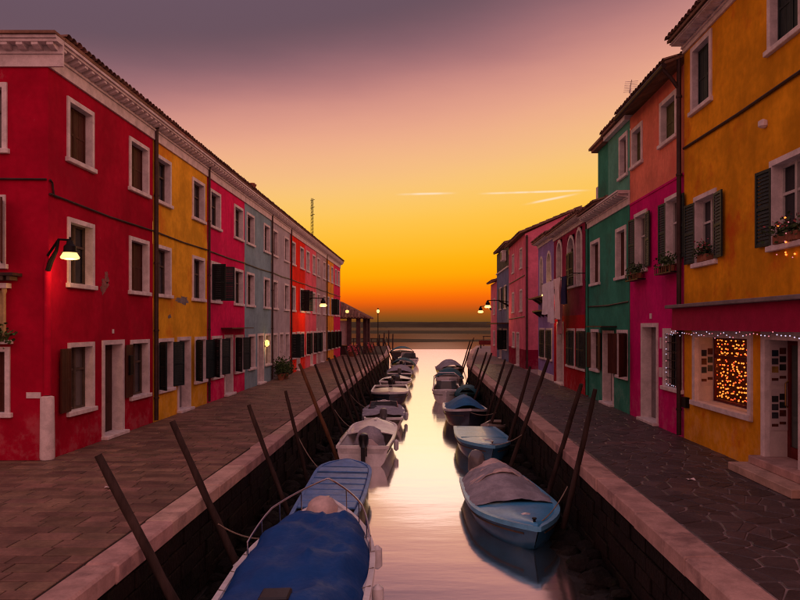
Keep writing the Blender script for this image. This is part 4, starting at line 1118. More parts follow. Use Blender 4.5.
# --- slate blue and grey green houses further on
h = house('slate_blue_house', 'small slate blue house with grey green attic and cooling unit, far right row', FP, 52.45, 61.0); fbh = h
holes = [window(h, FP, 54.0, 55.3, 4.1, 5.9, sh='open', sm=M_GRN), window(h, FP, 57.3, 58.6, 4.1, 5.9, sh='open', sm=M_GRN), window(h, FP, 53.4, 56.0, 0.9, 2.5, sh='wide', sm=M_GRN), door(h, FP, 57.2, 58.6, 2.5)]
wall(h, FP, 52.45, 61.0, -0.03, 7.2, holes, P_FBL, sides=(False, True)); wall(h, FP, 52.45, 61.0, 7.203, 8.9, [], P_FGG, name='attic_wall', sides=(False, True))
MB().fbox(FP, 52.5, 60.9, 0.002, 0.9, 2.85, 2.95).build('awning', M_GUT, h)
MB().fbox(FP, 52.45, 61.0, 0.001, 0.10, 7.12, 7.22).build('band', M_STONE, h)
roof(h, FP, 52.45, 61.0, 8.905, over=0.3, rise=1.2)
ac = root('cooling_unit', FP(54.0, 0.02, 7.9), 'round-fan cooling unit high on the far grey green attic', 'air conditioner')
MB().fbox(FP, 53.5, 54.5, 0.05, 0.40, 7.7, 8.5).build('housing', M_STONE, ac, bevel=0.02)
MB().tube([FP(54.0, 0.402, 8.1), FP(54.0, 0.43, 8.1)], 0.30, 16).build('fan', M_BLK, ac)
h = house('far_pink_house', 'small dusty pink house at the far end of the right row', FP, 61.05, 66.5)
holes = [window(h, FP, 62.5, 63.8, 3.8, 5.2, sh='in', sm=B), window(h, FP, 62.5, 63.8, 1.0, 2.3, sh='in', sm=B)]
wall(h, FP, 61.05, 66.5, -0.03, 6.6, holes, P_FPK, sides=(True, True)); roof(h, FP, 61.05, 66.5, 6.605, rise=1.2)

# ------------------------------------------------------------------ boats
def paint(name, col, rough=0.35, var=0.2, coat=0.2):
    return surf(name, col, rough, var, 2.5, 18, 0.12, 0.006, coat=coat, spec=0.4, tint=tuple(c * 0.5 for c in col), tintamt=0.35)
H_WHITE = paint('white_gelcoat', (0.80, 0.77, 0.76)); H_BLUE = paint('sky_blue_paint', (0.055, 0.34, 0.62)); H_NAVY = paint('navy_paint', (0.02, 0.03, 0.05)); H_BLUE2 = paint('pale_blue_paint', (0.13, 0.42, 0.66))
H_UNDER = paint('deep_blue_hull', (0.014, 0.10, 0.19)); H_CREAM = paint('cream_paint', (0.55, 0.46, 0.40)); H_DKB = paint('brown_varnish', (0.10, 0.05, 0.03)); H_TEAL = paint('teal_paint', (0.03, 0.11, 0.12)); H_WATERB = paint('dark_bottom', (0.015, 0.03, 0.05))
T_BLUE = surf('blue_tarpaulin', (0.004, 0.062, 0.25), 0.6, 0.12, 2.2, 14, 0.4, 0.02, spec=0.2); T_GREY = surf('grey_canvas', (0.36, 0.35, 0.39), 0.8, 0.3, 3, 16, 0.5, 0.02); T_TAN = surf('faded_canvas', (0.66, 0.52, 0.48), 0.8, 0.25, 3, 16, 0.5, 0.02)
T_SKY = surf('mid_blue_cover', (0.02, 0.15, 0.33), 0.6, 0.2, 3, 16, 0.4, 0.02); T_TEAL = surf('teal_tarpaulin', (0.03, 0.12, 0.15), 0.65, 0.3, 3, 16, 0.5, 0.02); S_BLUE = surf('blue_slats', (0.09, 0.24, 0.55), 0.4, 0.25, 3, 20, 0.2, spec=0.4)
M_STEEL = surf('stainless', (0.62, 0.58, 0.58), 0.22, 0.1, 10, 40, 0.03, metal=1.0); M_MOT = paint('black_cowling', (0.016, 0.016, 0.018)); M_MOTG = paint('grey_cowling', (0.14, 0.13, 0.13))
M_ROPE = surf('rope', (0.28, 0.22, 0.17), 0.9, 0.3, 20, 60, 0.4)
class Boat:
    def __init__(s, name, label, x, y, L, Bm, bow=1, yaw=0.0, hull=None, rim=None, free=0.45, fine=2.2, stern=0.82, floor=None, bowup=0.22, rw=0.05, strake=None):
        s.L, s.B, s.free, s.fine, s.stern, s.bowup = L, Bm / 2, free, fine, stern, bowup
        # placed by its mid-point
        s.r = root(name, (x, y, WATER), label, 'boat', 'boats moored in the canal')
        WO[s.r.name] = Vector((0, 0, 0))
        s.r.rotation_euler = (R(random.uniform(-1.5, 1.5)), R(random.uniform(-1.5, 1.5)), (0 if bow > 0 else math.pi) + R(yaw))
        hull = hull or H_WHITE
        mb = MB(); n = 18; secs = []
        for i in range(n + 1):
            t = i / n; b, k, sh = s.b(t), s.keel(t), s.sheer(t)
            half = [(0.0, k), (b * 0.62, k + 0.05), (b * 0.86, k + (sh - k) * 0.38), (b * 0.96, k + (sh - k) * 0.72), (b, sh)]
            rk = lambda z: s.Y(t) - 0.95 * s.free * (sh - z) / (sh - k) * t ** 5
            secs.append([(-x_, rk(z), z) for x_, z in reversed(half[1:])] + [(x_, rk(z), z) for x_, z in half])
        m = len(secs[0])
        vs = [p for q in secs for p in q]
        fs = [(i * m + j, (i + 1) * m + j, (i + 1) * m + j + 1, i * m + j + 1) for i in range(n) for j in range(m - 1)]
        fs.append(tuple(range(m)))
        mb.add(vs, fs).build('hull', hull, s.r, smooth=35)
        # inside lining and floor
        mb = MB(); vs = []; w = 0.05
        for i in range(n + 1):
            t = 0.93 * i / n; b = max(0.01, s.b(t) - w); sh = s.sheer(t) - 0.03; fl = min(max(0.06, s.keel(t) + 0.1), sh - 0.02)
            yf = s.Y(t) - 1.0 * s.free * t ** 5; vs += [(-b, s.Y(t), sh), (-b * 0.7, yf, fl), (b * 0.7, yf, fl), (b, s.Y(t), sh)]
        fs = [(i * 4 + j, (i + 1) * 4 + j, (i + 1) * 4 + j + 1, i * 4 + j + 1) for i in range(n) for j in range(3)] + [(0, 1, 2, 3)]
        mb.add(vs, fs).build('lining', floor or M_WOOD, s.r, smooth=35)
        # gunwale
        mb = MB(); ring = [(-1, i / n) for i in range(n + 1)] + [(1, i / n) for i in range(n, -1, -1)]
        def gp(sd, t, ins, up): b = max(0.0, s.b(t) - ins); return (sd * b, s.Y(t) - (0.02 if t < 0.01 else 0) * (1 if ins < 0 else 0), s.sheer(t) + up)
        for (a, ta), (c, tc_) in zip(ring, ring[1:] + ring[:1]):
            if a != c and ta > 0.9: continue
            if a != c:
                q = [(-s.b(0), s.Y(0) - 0.03, s.sheer(0) - 0.05), (s.b(0), s.Y(0) - 0.03, s.sheer(0) - 0.05), (s.b(0), s.Y(0) + rw, s.sheer(0) - 0.05), (-s.b(0), s.Y(0) + rw, s.sheer(0) - 0.05)]
                mb.hexa(q + [(p[0], p[1], p[2] + 0.088) for p in q])
            else: mb.hexa([gp(a, ta, -0.03, -0.05), gp(c, tc_, -0.03, -0.05), gp(c, tc_, rw, -0.05), gp(a, ta, rw, -0.05), gp(a, ta, -0.03, 0.04), gp(c, tc_, -0.03, 0.04), gp(c, tc_, rw, 0.04), gp(a, ta, rw, 0.04)])
        for sd_ in (-1, 1):
            MB().tube([(sd_ * (s.b(i / n) * 0.965 + 0.006), s.Y(i / n) - 0.3 * s.free * (i / n) ** 5, s.sheer(i / n) * 0.70) for i in range(0, n, 1)], 0.020, 6).build('rubbing_strake', strake or M_WOOD, s.r, smooth=50)
        mb.build('gunwale', rim or H_WHITE, s.r, smooth=30)
    def Y(s, t): return -s.L / 2 + s.L * t
    def b(s, t):
        if t < 0.5: return s.B * (s.stern + (1 - s.stern) * math.sin(math.pi * t))
        return s.B * max(0.012, 1 - ((t - 0.5) / 0.5) ** s.fine)
    def sheer(s, t): return s.free * (1 + 0.10 * (1 - t) ** 2) + s.bowup * max(0, t - 0.3) ** 2 / 0.49
    def keel(s, t): return -0.16 + 0.5 * max(0, (t - 0.72) / 0.28) ** 2 * (s.free)
    def deck(s, t0, t1, mat, name='foredeck', camber=0.05, lift=0.02, ins=0.045, th=0.03):
        def fn(a, c):
            t = t0 + (t1 - t0) * a; q = c * 2 - 1; b = max(0.005, s.b(t) - ins)
            return (q * b, s.Y(t), s.sheer(t) + lift + camber * (1 - q * q))
        return MB().sheet(fn, 10, 10, th).build(name, mat, s.r, smooth=50)
    def tarp(s, t0, t1, mat, prof, name='tarpaulin', seed=1, skirt=0.16, over=0.05, wr=0.022, e0=0.25, e1=0.25, pw=2.2, wmin=None):
        """cloth over the boat; prof(t) is its height over the gunwale along the middle"""
        def fn(a, c):
            t = t0 + (t1 - t0) * a; q = c * 2 - 1; b = s.b(t) + over; sg = 1 if q >= 0 else -1; k = abs(q)
            if k < 0.84: x = k / 0.84 * b; z = s.sheer(t) + 0.05 + prof(t) * (1 - (k / 0.84) ** pw)
            else: f = (k - 0.84) / 0.16; x = b + 0.02 * f; z = s.sheer(t) + 0.05 - skirt * f
            p = Vector((a * 7 + seed, c * 4, seed))
            z += wr * (noise.noise(p * 1.3) + 0.6 * noise.noise(p * 3.1)) * (1 if k < 0.84 else 0.3)
            x += wr * 0.6 * noise.noise(p * 2.1 + Vector((4, 4, 4)))
            z -= 0.03 * abs(math.sin(a * 9 + seed)) * k
            z += wr * 0.5 * (1 - abs(math.sin(a * 17 + c * 6 + 2.5 * noise.noise(p)))) ** 3 + wr * 0.5 * (1 - abs(math.sin(c * 15 - a * 5 + 3 * noise.noise(p * 0.8)))) ** 4
            return (sg * x, s.Y(t), z)
        return MB().sheet(fn, 34, 26, 0.012).build(name, mat, s.r, smooth=70)
    def thwart(s, t, mat, w=0.26): 
        b = s.b(t) - 0.06; return MB().box(-b, b, s.Y(t) - w / 2, s.Y(t) + w / 2, s.free * 0.62, s.free * 0.62 + 0.035).build('thwart', mat, s.r, bevel=0.008)
    def motor(s, mat, x=0.0, tilt=0.0, sc=1.0):
        y = s.Y(0) - 0.10; z = s.free + 0.08; P = lambda px, py, pz: (x + px * sc, y + (py * math.cos(tilt) - pz * math.sin(tilt)) * sc, z + (pz * math.cos(tilt) + py * math.sin(tilt)) * sc)
        mb = MB(); rings = []
        for hh, w, d0, d1 in ((0.0, 0.11, -0.22, 0.10), (0.10, 0.15, -0.30, 0.13), (0.28, 0.15, -0.31, 0.13), (0.38, 0.12, -0.27, 0.09), (0.41, 0.07, -0.2, 0.04)):
            rings.append([P(w * math.cos(a) * (1.0), (d0 + d1) / 2 + (d1 - d0) / 2 * math.sin(a), hh) for a in [2 * math.pi * k / 12 for k in range(12)]])
        vs = [p for r_ in rings for p in r_]; fs = [(i * 12 + k, i * 12 + (k + 1) % 12, (i + 1) * 12 + (k + 1) % 12, (i + 1) * 12 + k) for i in range(4) for k in range(12)] + [tuple(range(12)), tuple(range(48, 60))]
        m = mb.add(vs, fs).build('outboard_motor', mat, s.r, smooth=40)
        lg = MB().hexa([P(-0.05, -0.20, -0.75), P(0.05, -0.20, -0.75), P(0.05, 0.0, -0.75), P(-0.05, 0.0, -0.75), P(-0.07, -0.2, 0.0), P(0.07, -0.2, 0.0), P(0.07, 0.04, 0.0), P(-0.07, 0.04, 0.0)]); lg.build('leg', M_MOT, m, bevel=0.01)
        br = MB().hexa([P(-0.09, 0.04, -0.3), P(0.09, 0.04, -0.3), P(0.09, 0.16, -0.3), P(-0.09, 0.16, -0.3), P(-0.09, 0.04, -0.02), P(0.09, 0.04, -0.02), P(0.09, 0.16, -0.02), P(-0.09, 0.16, -0.02)]); br.build('clamp', M_BLK, m)
        MB().tube([P(0.02, 0.1, 0.1), P(0.05, 0.45, 0.14), P(0.06, 0.62, 0.15)], 0.018 * sc, 6).build('tiller', M_BLK, m)
        return m
    def rail(s, t0, t1, hh, ins=0.05, posts=4):
        P = lambda sd, t, z: (sd * max(0.02, s.b(t) - ins), s.Y(t), s.sheer(t) + z)
        ts = [t0 + (t1 - t0) * i / 10 for i in range(11)]
        pts = [P(-1, t0, 0.03)] + [P(-1, t, hh * min(1, 0.55 + 3 * (t - t0))) for t in ts] + [P(1, t, hh * min(1, 0.55 + 3 * (t - t0))) for t in reversed(ts)] + [P(1, t0, 0.03)]
        r_ = MB().tube(pts, 0.016, 8).build('bow_rail', M_STEEL, s.r, smooth=50)
        for sd in (-1, 1):
            for i in range(1, posts): t = t0 + (t1 - t0) * i / posts; MB().tube([P(sd, t, 0.02), P(sd, t, hh * min(1, 0.55 + 3 * (t - t0)))], 0.011, 6).build('stanchion', M_STEEL, r_)
    def screen(s, t, hh, mat=None, w=0.75):
        b = s.b(t) * w; y = s.Y(t); z = s.sheer(t) + 0.05; pts = [(-b, y - 0.35, z), (-b * 0.9, y - 0.2, z + hh), (-b * 0.45, y + 0.05, z + hh), (b * 0.45, y + 0.05, z + hh), (b * 0.9, y - 0.2, z + hh), (b, y - 0.35, z)]
        o = MB().tube(pts, 0.018, 6).build('windscreen', M_STEEL, s.r)
        mb = MB(); base = [(-b, y - 0.35, z), (-b * 0.55, y + 0.12, z), (b * 0.55, y + 0.12, z), (b, y - 0.35, z)]; top = [(-b * 0.9, y - 0.2, z + hh), (-b * 0.45, y + 0.05, z + hh), (b * 0.45, y + 0.05, z + hh), (b * 0.9, y - 0.2, z + hh)]
        for i in range(3): mb.quad(base[i], base[i + 1], top[i + 1], top[i])
        mb.build('pane', glassmat('screen_glass', (0.10, 0.12, 0.13), 0.1), o)
    def console(s, t, mat, w=0.3, d=0.3, hh=0.5):
        z0 = 0.1; y = s.Y(t)
        return MB().hexa([(-w, y - d, z0), (w, y - d, z0), (w, y + d, z0), (-w, y + d, z0), (-w * .8, y - d * .8, z0 + hh), (w * .8, y - d * .8, z0 + hh), (w * .7, y + d * .3, z0 + hh + .12), (-w * .7, y + d * .3, z0 + hh + .12)]).build('console', mat, s.r, bevel=0.03)
    def lump(s, t, x, r, mat, name, hz=0.8, z=None, seed=1):
        bm = bmesh.new(); bmesh.ops.create_icosphere(bm, subdivisions=3, radius=1)
        for v in bm.verts:
            v.co *= 1 + 0.16 * noise.noise(v.co * 2.2 + Vector((seed, 0, 0))) + 0.07 * noise.noise(v.co * 5 + Vector((seed, 3, 0)))
            v.co = Vector((v.co.x * r, v.co.y * r, max(v.co.z, -0.25) * r * hz))
        me = bpy.data.meshes.new(name); bm.to_mesh(me); bm.free()
        for p in me.polygons: p.use_smooth = True
        me.materials.append(mat); return share(name, me, (x, s.Y(t), z if z is not None else s.free * 0.9), s.r)
    def bollard(s, t, x=0.0, mat=None): return MB().lathe((x, s.Y(t), s.sheer(t) + 0.04), [(0.03, 0), (0.025, 0.07), (0.045, 0.08), (0.045, 0.10)], 8).build('cleat', mat or M_STEEL, s.r)
    def fender(s, t, sd): return MB().lathe((sd * (s.b(t) + 0.09), s.Y(t), s.sheer(t) - 0.42), [(0.02, 0), (0.08, 0.05), (0.08, 0.32), (0.02, 0.37)], 10).build('fender', H_WHITE, s.r, smooth=40)
hump = lambda c, w, hgt: (lambda t: hgt * max(0.0, 1 - abs((t - c) / w) ** 2.4))

# left side, from the nearest
bt = Boat('cabin_boat', 'white motor boat under a big blue tarpaulin, nearest on the left', -1.68, 9.75, 6.4, 1.95, 1, 1.0, H_WHITE, H_WHITE, 0.72, 2.4, 0.9)
bt.deck(0.0, 0.99, H_WHITE, camber=0.03, lift=0.0)
bt.tarp(0.0, 0.80, T_BLUE, lambda t: (0.30 - 0.05 * max(0, t - 0.5) / 0.3 + 0.035 * math.cos(t * 30)) * min(1, (0.803 - t) / 0.03), skirt=0.10, over=-0.08, wr=0.075, pw=6.5, seed=4)
bt.rail(0.60, 0.985, 0.42)
bt.lump(0.90, -0.05, 0.27, T_TAN, 'covered_winch', 0.9, 0.92, 3); bt.bollard(0.965); bt.fender(0.45, 1); bt.fender(0.68, 1); bt.fender(0.6, -1)
for k in range(7):
    t = 0.10 + k * 0.10
    for sd_ in (-1, 1): MB().tube([(sd_ * (bt.b(t) - 0.13), bt.Y(t), bt.sheer(t) + 0.02), (sd_ * (bt.b(t) + 0.02), bt.Y(t) + 0.03, bt.sheer(t) + 0.05)], 0.008, 5).build('tie_cord', M_ROPE, bt.r)
MB().box(-0.17, 0.17, -2.02, -1.72, 1.12, 1.24).build('hatch_vent', M_MOT, bt.r, bevel=0.02)
bt = Boat('slatted_boat', 'small boat with blue slatted cover beyond the blue tarpaulin boat', -2.02, 16.1, 5.0, 1.38, 1, 0.5, H_NAVY, S_BLUE, 0.42, 8.0, 0.9)
bt.deck(0.86, 0.985, S_BLUE, camber=0.03)
for k in range(7):
    t = 0.12 + k * 0.105; b0 = bt.b(t) - 0.05; b1 = bt.b(t + 0.085) - 0.05; y0, y1 = bt.Y(t), bt.Y(t + 0.085); z = bt.sheer(t) + 0.035
    MB().hexa([(-b0, y0, z), (b0, y0, z), (b1, y1, z), (-b1, y1, z), (-b0 * .98, y0, z + 0.05), (b0 * .98, y0, z + 0.05), (b1 * .98, y1, z + 0.06), (-b1 * .98, y1, z + 0.06)]).build('slat', S_BLUE, bt.r, bevel=0.012)
bt = Boat('white_motorboat', 'white open motor boat with covered console and outboard, left side', -1.80, 23.4, 5.0, 1.62, 1, -1.0, H_WHITE, H_WHITE, 0.52, 7.0, 0.94, floor=H_WHITE)
bt.deck(0.52, 0.985, H_WHITE, camber=0.10); bt.lump(0.26, 0.1, 0.48, T_GREY, 'covered_console', 1.15, 0.45, 5); bt.lump(0.12, 0.12, 0.34, T_TAN, 'seat_cover', 0.9, 0.40, 8)
bt.motor(M_MOT, 0.05); bt.bollard(0.9); bt.fender(0.4, 1)
mb = MB(); mb.tube([(-bt.b(.3) + .03, bt.Y(.12), .58), (-bt.b(.3) + .03, bt.Y(.15), .68), (-bt.b(.3) + .03, bt.Y(.5), .70), (-bt.b(.3) + .03, bt.Y(.53), .60)], 0.013, 6); mb.build('side_rail', M_STEEL, bt.r)
bt = Boat('cream_skiff', 'cream skiff with sagging grey canvas cover behind the white motor boat', -1.75, 30.5, 4.7, 1.75, 1, 3, H_CREAM, H_WHITE, 0.46, 2.4, 0.85)
bt.tarp(0.1, 0.75, T_GREY, lambda t: 0.10, seed=7, wr=0.05); bt.lump(0.55, -0.45, 0.3, M_MOT, 'covered_seat', 0.9, 0.45, 4); bt.screen(0.62, 0.30); bt.motor(M_MOTG); bt.fender(0.5, 1)
bt = Boat('dark_hulled_boat', 'dark hulled boat with a broad white gunwale, left side', -1.85, 38.2, 5.2, 2.0, -1, 2, H_NAVY, H_WHITE, 0.62, 2.6, 0.9)
bt.deck(0.3, 0.985, H_CREAM, camber=0.08); bt.motor(M_MOT)
bt = Boat('open_white_boat', 'open white boat with dark seat cushions, left side middle distance', -1.85, 46.8, 5.0, 2.0, 1, -2, H_WHITE, H_WHITE, 0.55, 2.6, 0.9)
bt.console(0.45, M_MOT, 0.32, 0.35, 0.75); bt.deck(0.65, 0.985, H_WHITE); bt.thwart(0.2, M_MOT, 0.5); bt.motor(M_MOT)
bt = Boat('grey_tarped_boat', 'low boat with light grey cover, left side farther back', -1.9, 55.5, 5.2, 2.0, 1, 1, H_NAVY, H_WHITE, 0.55, 2.4, 0.9)
bt.tarp(0.1, 0.8, T_GREY, hump(0.5, 0.5, 0.45), seed=12); bt.motor(M_MOTG)
bt = Boat('covered_launch', 'dark covered launch with pale stripe, left side far back', -1.9, 64.5, 5.6, 2.1, 1, -2, H_NAVY, H_CREAM, 0.6, 2.4, 0.9)
bt.tarp(0.25, 0.8, T_TEAL, hump(0.5, 0.45, 0.6), seed=14); bt.motor(M_MOT)
bt = Boat('windscreen_launch', 'small launch with windscreen, left side near the canal mouth', -1.7, 76.5, 5.6, 2.2, 1, 2, H_WHITE, H_WHITE, 0.65, 2.4, 0.9)
bt.screen(0.55, 0.5); bt.deck(0.6, 0.985, H_CREAM); bt.thwart(0.2, M_WOOD); bt.console(0.42, M_MOT)
bt = Boat('dark_workboat', 'dark broad work boat moored at the canal mouth', -2.9, 91.0, 8.0, 3.0, 1, 4, H_NAVY, H_DKB, 0.8, 2.4, 0.92)
bt.tarp(0.15, 0.6, T_TEAL, hump(0.4, 0.4, 0.7), seed=16); bt.deck(0.62, 0.985, M_WOOD)
# right side, from the nearest
bt = Boat('blue_tarped_boat', 'sky blue boat with faded canvas over its stern, nearest on the right', 1.88, 15.0, 4.7, 1.80, -1, 5, H_UNDER, H_BLUE2, 0.40, 2.1, 0.86, rw=0.08, bowup=0.12)
bt.deck(0.55, 0.985, H_BLUE, camber=0.05, ins=0.07)
bt.tarp(0.02, 0.57, T_GREY, lambda t: 0.10 + 0.34 * max(0, 1 - ((t - 0.12) / 0.42) ** 2) if t > 0.12 else 0.44 - 0.9 * (0.12 - t), over=-0.03, skirt=0.02, seed=21, wr=0.03, pw=1.8)
bt.tarp(0.0, 0.30, T_TAN, lambda t: 0.42, name='faded_cover', over=-0.05, skirt=0.02, seed=23, wr=0.035, pw=1.8)
bt.motor(M_MOTG, 0.35, -0.35, 1.4); bt.bollard(0.93, 0, M_BLK); bt.deck(0.78, 0.80, H_WHITE, 'deck_trim', ins=0.5, lift=0.045)
bt = Boat('steel_blue_boat', 'steel blue boat with pale blue deck, second on the right', 1.92, 22.9, 4.6, 1.68, -1, 3, H_UNDER, H_BLUE2, 0.52, 2.1, 0.86, rw=0.08, bowup=0.10)
bt.deck(0.55, 0.985, H_BLUE2, camber=0.05, ins=0.07); bt.deck(0.05, 0.53, H_BLUE, 'flat_cover', camber=0.03, ins=0.07, lift=0.035); bt.bollard(0.93); bt.deck(0.70, 0.72, H_WHITE, 'deck_trim', ins=0.5, lift=0.045)
bt = Boat('blue_domed_boat', 'dark hulled boat with white rim under a domed blue cover, right side', 1.75, 29.9, 4.6, 1.8, -1, 2, H_NAVY, H_WHITE, 0.62, 2.2, 0.86, rw=0.09)
bt.deck(0.7, 0.985, H_WHITE, camber=0.04, ins=0.08); bt.tarp(0.05, 0.78, T_SKY, hump(0.42, 0.42, 0.52), seed=25, over=-0.08, skirt=0.0, pw=1.6)
bt = Boat('beached_dinghy', 'small pale dinghy lying against the right quay behind the steel blue boat', 2.70, 26.6, 2.6, 0.95, -1, -16, H_CREAM, H_CREAM, 0.40, 2.2, 0.8); bt.thwart(0.5, M_WOOD)
bt = Boat('teal_covered_boat', 'boat under a teal tarpaulin close to the right quay', 2.35, 38.2, 4.6, 1.3, -1, -4, H_TEAL, H_TEAL, 0.5, 2.2, 0.86); bt.tarp(0.05, 0.85, T_TEAL, hump(0.5, 0.5, 0.42), seed=27)
bt = Boat('white_arch_boat', 'white launch with a steel arch and windscreen, right side', 1.25, 39.4, 5.2, 1.55, -1, -2, H_WHITE, H_WHITE, 0.6, 2.2, 0.9); bt.deck(0.62, 0.985, H_WHITE); bt.screen(0.55, 0.45); bt.console(0.4, H_WHITE)
MB().tube([(-bt.b(.2), bt.Y(.2), .62), (-bt.b(.2) * .95, bt.Y(.2), 1.25), (-bt.b(.2) * .6, bt.Y(.2), 1.45), (bt.b(.2) * .6, bt.Y(.2), 1.45), (bt.b(.2) * .95, bt.Y(.2), 1.25), (bt.b(.2), bt.Y(.2), .62)], 0.03, 8).build('arch', M_STEEL, bt.r, smooth=50)
bt = Boat('cabin_launch', 'pale launch with a dark covered wheelhouse, right side farther back', 1.75, 48.5, 5.4, 1.9, -1, -2, H_WHITE, H_WHITE, 0.6, 2.2, 0.9); bt.deck(0.6, 0.985, H_CREAM); bt.tarp(0.1, 0.6, T_TEAL, hump(0.35, 0.3, 0.6), seed=29)
bt = Boat('varnished_launch', 'brown varnished launch, farthest boat on the right', 2.3, 58.5, 5.4, 1.9, -1, 10, H_DKB, H_CREAM, 0.62, 2.2, 0.9); bt.deck(0.6, 0.985, H_DKB); bt.tarp(0.1, 0.6, T_GREY, hump(0.35, 0.3, 0.7), seed=31)

# ------------------------------------------------------------------ mooring poles
def pole(fx, y, tx, tz, r, label, mat=None, ty=None, seed=0):
    rn = random.Random(seed + y); bend = rn.uniform(-0.13, 0.13); pts = []; rad = []; n = 12
    z0 = WATER - 1.0; ext = (tz - z0) / (tz - WATER); bx = tx + (fx - tx) * ext; yy = ty if ty is not None else y
    for i in range(n + 1):
        f = i / n; w = bend * math.sin(f * 3.1)
        pts.append((bx + (tx - bx) * f + rn.uniform(-.006, .006), y + (yy - y) * f + w, z0 + (tz - z0) * f)); rad.append(r * (1.15 - 0.25 * f) * rn.uniform(0.90, 1.10))
    rad[-1] *= 0.85
    return tag(MB().tube(pts, rad, 10).build('mooring_pole', mat or M_POLE, origin=(fx, y, WATER), smooth=50), label, 'mooring pole', 'leaning mooring poles along the quays')
ords = ['nearest', 'second', 'third', 'fourth', 'fifth', 'sixth', 'seventh', 'eighth', 'ninth', 'tenth', 'eleventh', 'twelfth', 'thirteenth', 'fourteenth', 'fifteenth', 'sixteenth', 'seventeenth', 'eighteenth', 'nineteenth', 'twentieth']
LP = [(8.63, -3.91, 1.15, 0.062, -2.64), (10.8, -3.92, 1.22, 0.056, -2.67), (14.89, -3.74, 1.02, 0.05, -2.79), (18.35, -3.59, 1.02, 0.05, -3.02), (22.06, -3.97, 1.5, 0.062, -2.75), (25.08, -3.87, 1.34, 0.052, -2.79),
      (28.45, -3.9, 1.4, 0.056, -2.78), (30.55, -3.88, 1.43, 0.056, -2.81), (32.6, -3.84, 1.3, 0.052, -2.84), (34.95, -3.94, 1.65, 0.056, -2.83), (38.18, -3.98, 1.61, 0.056, -2.78), (40.4, -3.9, 1.5, 0.052, -2.82), (42.5, -3.9, 1.55, 0.056, -2.8), (44.6, -3.86, 1.45, 0.052, -2.82), (47, -3.92, 1.55, 0.056, -2.8), (49.8, -3.88, 1.5, 0.052, -2.82),
      (52.5, -3.86, 1.5, 0.056, -2.82), (59, -3.9, 1.5, 0.056, -2.82), (67, -3.85, 1.5, 0.056, -2.84), (77, -4.15, 1.5, 0.056, -3.15)]
for i, (y, tx, tz, r, fx) in enumerate(LP):
    och = i == 4
    pole(fx, y, tx, tz, r, '%s leaning mooring pole along the left quay, counted from the viewer' % ords[i] if not och else 'ochre brown leaning mooring pole, fifth along the left quay', M_POLE2 if och else None, ty=y + random.uniform(-.35, .35), seed=i)
RP = [(14.3, 3.25, 1.50, 0.055, 2.74), (16.1, 3.33, 1.47, 0.055, 2.69), (19.93, 3.56, 1.76, 0.058, 2.41), (22.27, 3.34, 1.43, 0.055, 2.52), (26.68, 3.39, 1.21, 0.055, 2.38), (29.02, 3.36, 1.33, 0.055, 2.47), (35.41, 3.44, 1.33, 0.055, 2.38),
      (37.39, 3.34, 1.31, 0.055, 2.48), (44, 3.4, 1.35, 0.055, 2.45), (50, 3.4, 1.4, 0.055, 2.45), (57, 3.75, 1.5, 0.055, 2.85), (67, 4.75, 1.6, 0.055, 3.75)]
for i, (y, tx, tz, r, fx) in enumerate(RP):
    pole(fx, y, tx, tz, r, '%s leaning mooring pole along the right quay, counted from the viewer' % ords[i], None, ty=(13.3, 14.8)[i] if i < 2 else y + random.uniform(-.35, .35), seed=40 + i)
# upright posts at the canal mouth
for i, (x, y, z) in enumerate([(-5.6, 97.5, 1.8), (-5.0, 98.5, 2.1), (-4.4, 98.0, 1.6), (-6.3, 98.2, 1.5)]):
    pole(x, y, x + 0.05, z, 0.10, 'upright timber post at the left canal mouth, %s from the left' % ['second', 'third', 'rightmost', 'leftmost'][i], None, seed=80 + i)
# mooring ropes
def rope(label, a, c, sag):
    a, c = Vector(a), Vector(c); pts = []
    for i in range(13): f = i / 12; p = a.lerp(c, f); p.z -= sag * 4 * f * (1 - f); pts.append(p)
    tag(MB().tube(pts, 0.012, 6).build('mooring_rope', M_ROPE), label, 'rope', 'mooring ropes')
rope('mooring rope from the nearest right boat to its pole', (2.06, 12.95, -0.98), (2.86, 13.95, -0.5), 0.12)
rope('mooring rope from the nearest left boat to its pole', (-2.2, 11.3, -0.65), (-3.18, 10.8, -0.35), 0.15)
rope('mooring rope from the steel blue boat to its pole', (1.95, 20.75, -0.80), (2.78, 19.93, -0.4), 0.10)
rope('mooring rope from the blue domed boat to its pole', (1.85, 27.7, -0.72), (2.75, 26.68, -0.6), 0.10)
rope('mooring rope from the slatted boat to its pole', (-2.5, 17.6, -1.0), (-3.3, 18.35, -0.2), 0.12)
rope('mooring rope from the cream skiff to its pole', (-2.5, 30.8, -0.9), (-3.2, 30.55, -0.3), 0.10)
rope('mooring rope from the white motor boat to the left quay', (-2.45, 24.6, -0.9), (-3.2, 25.08, -0.3), 0.12)

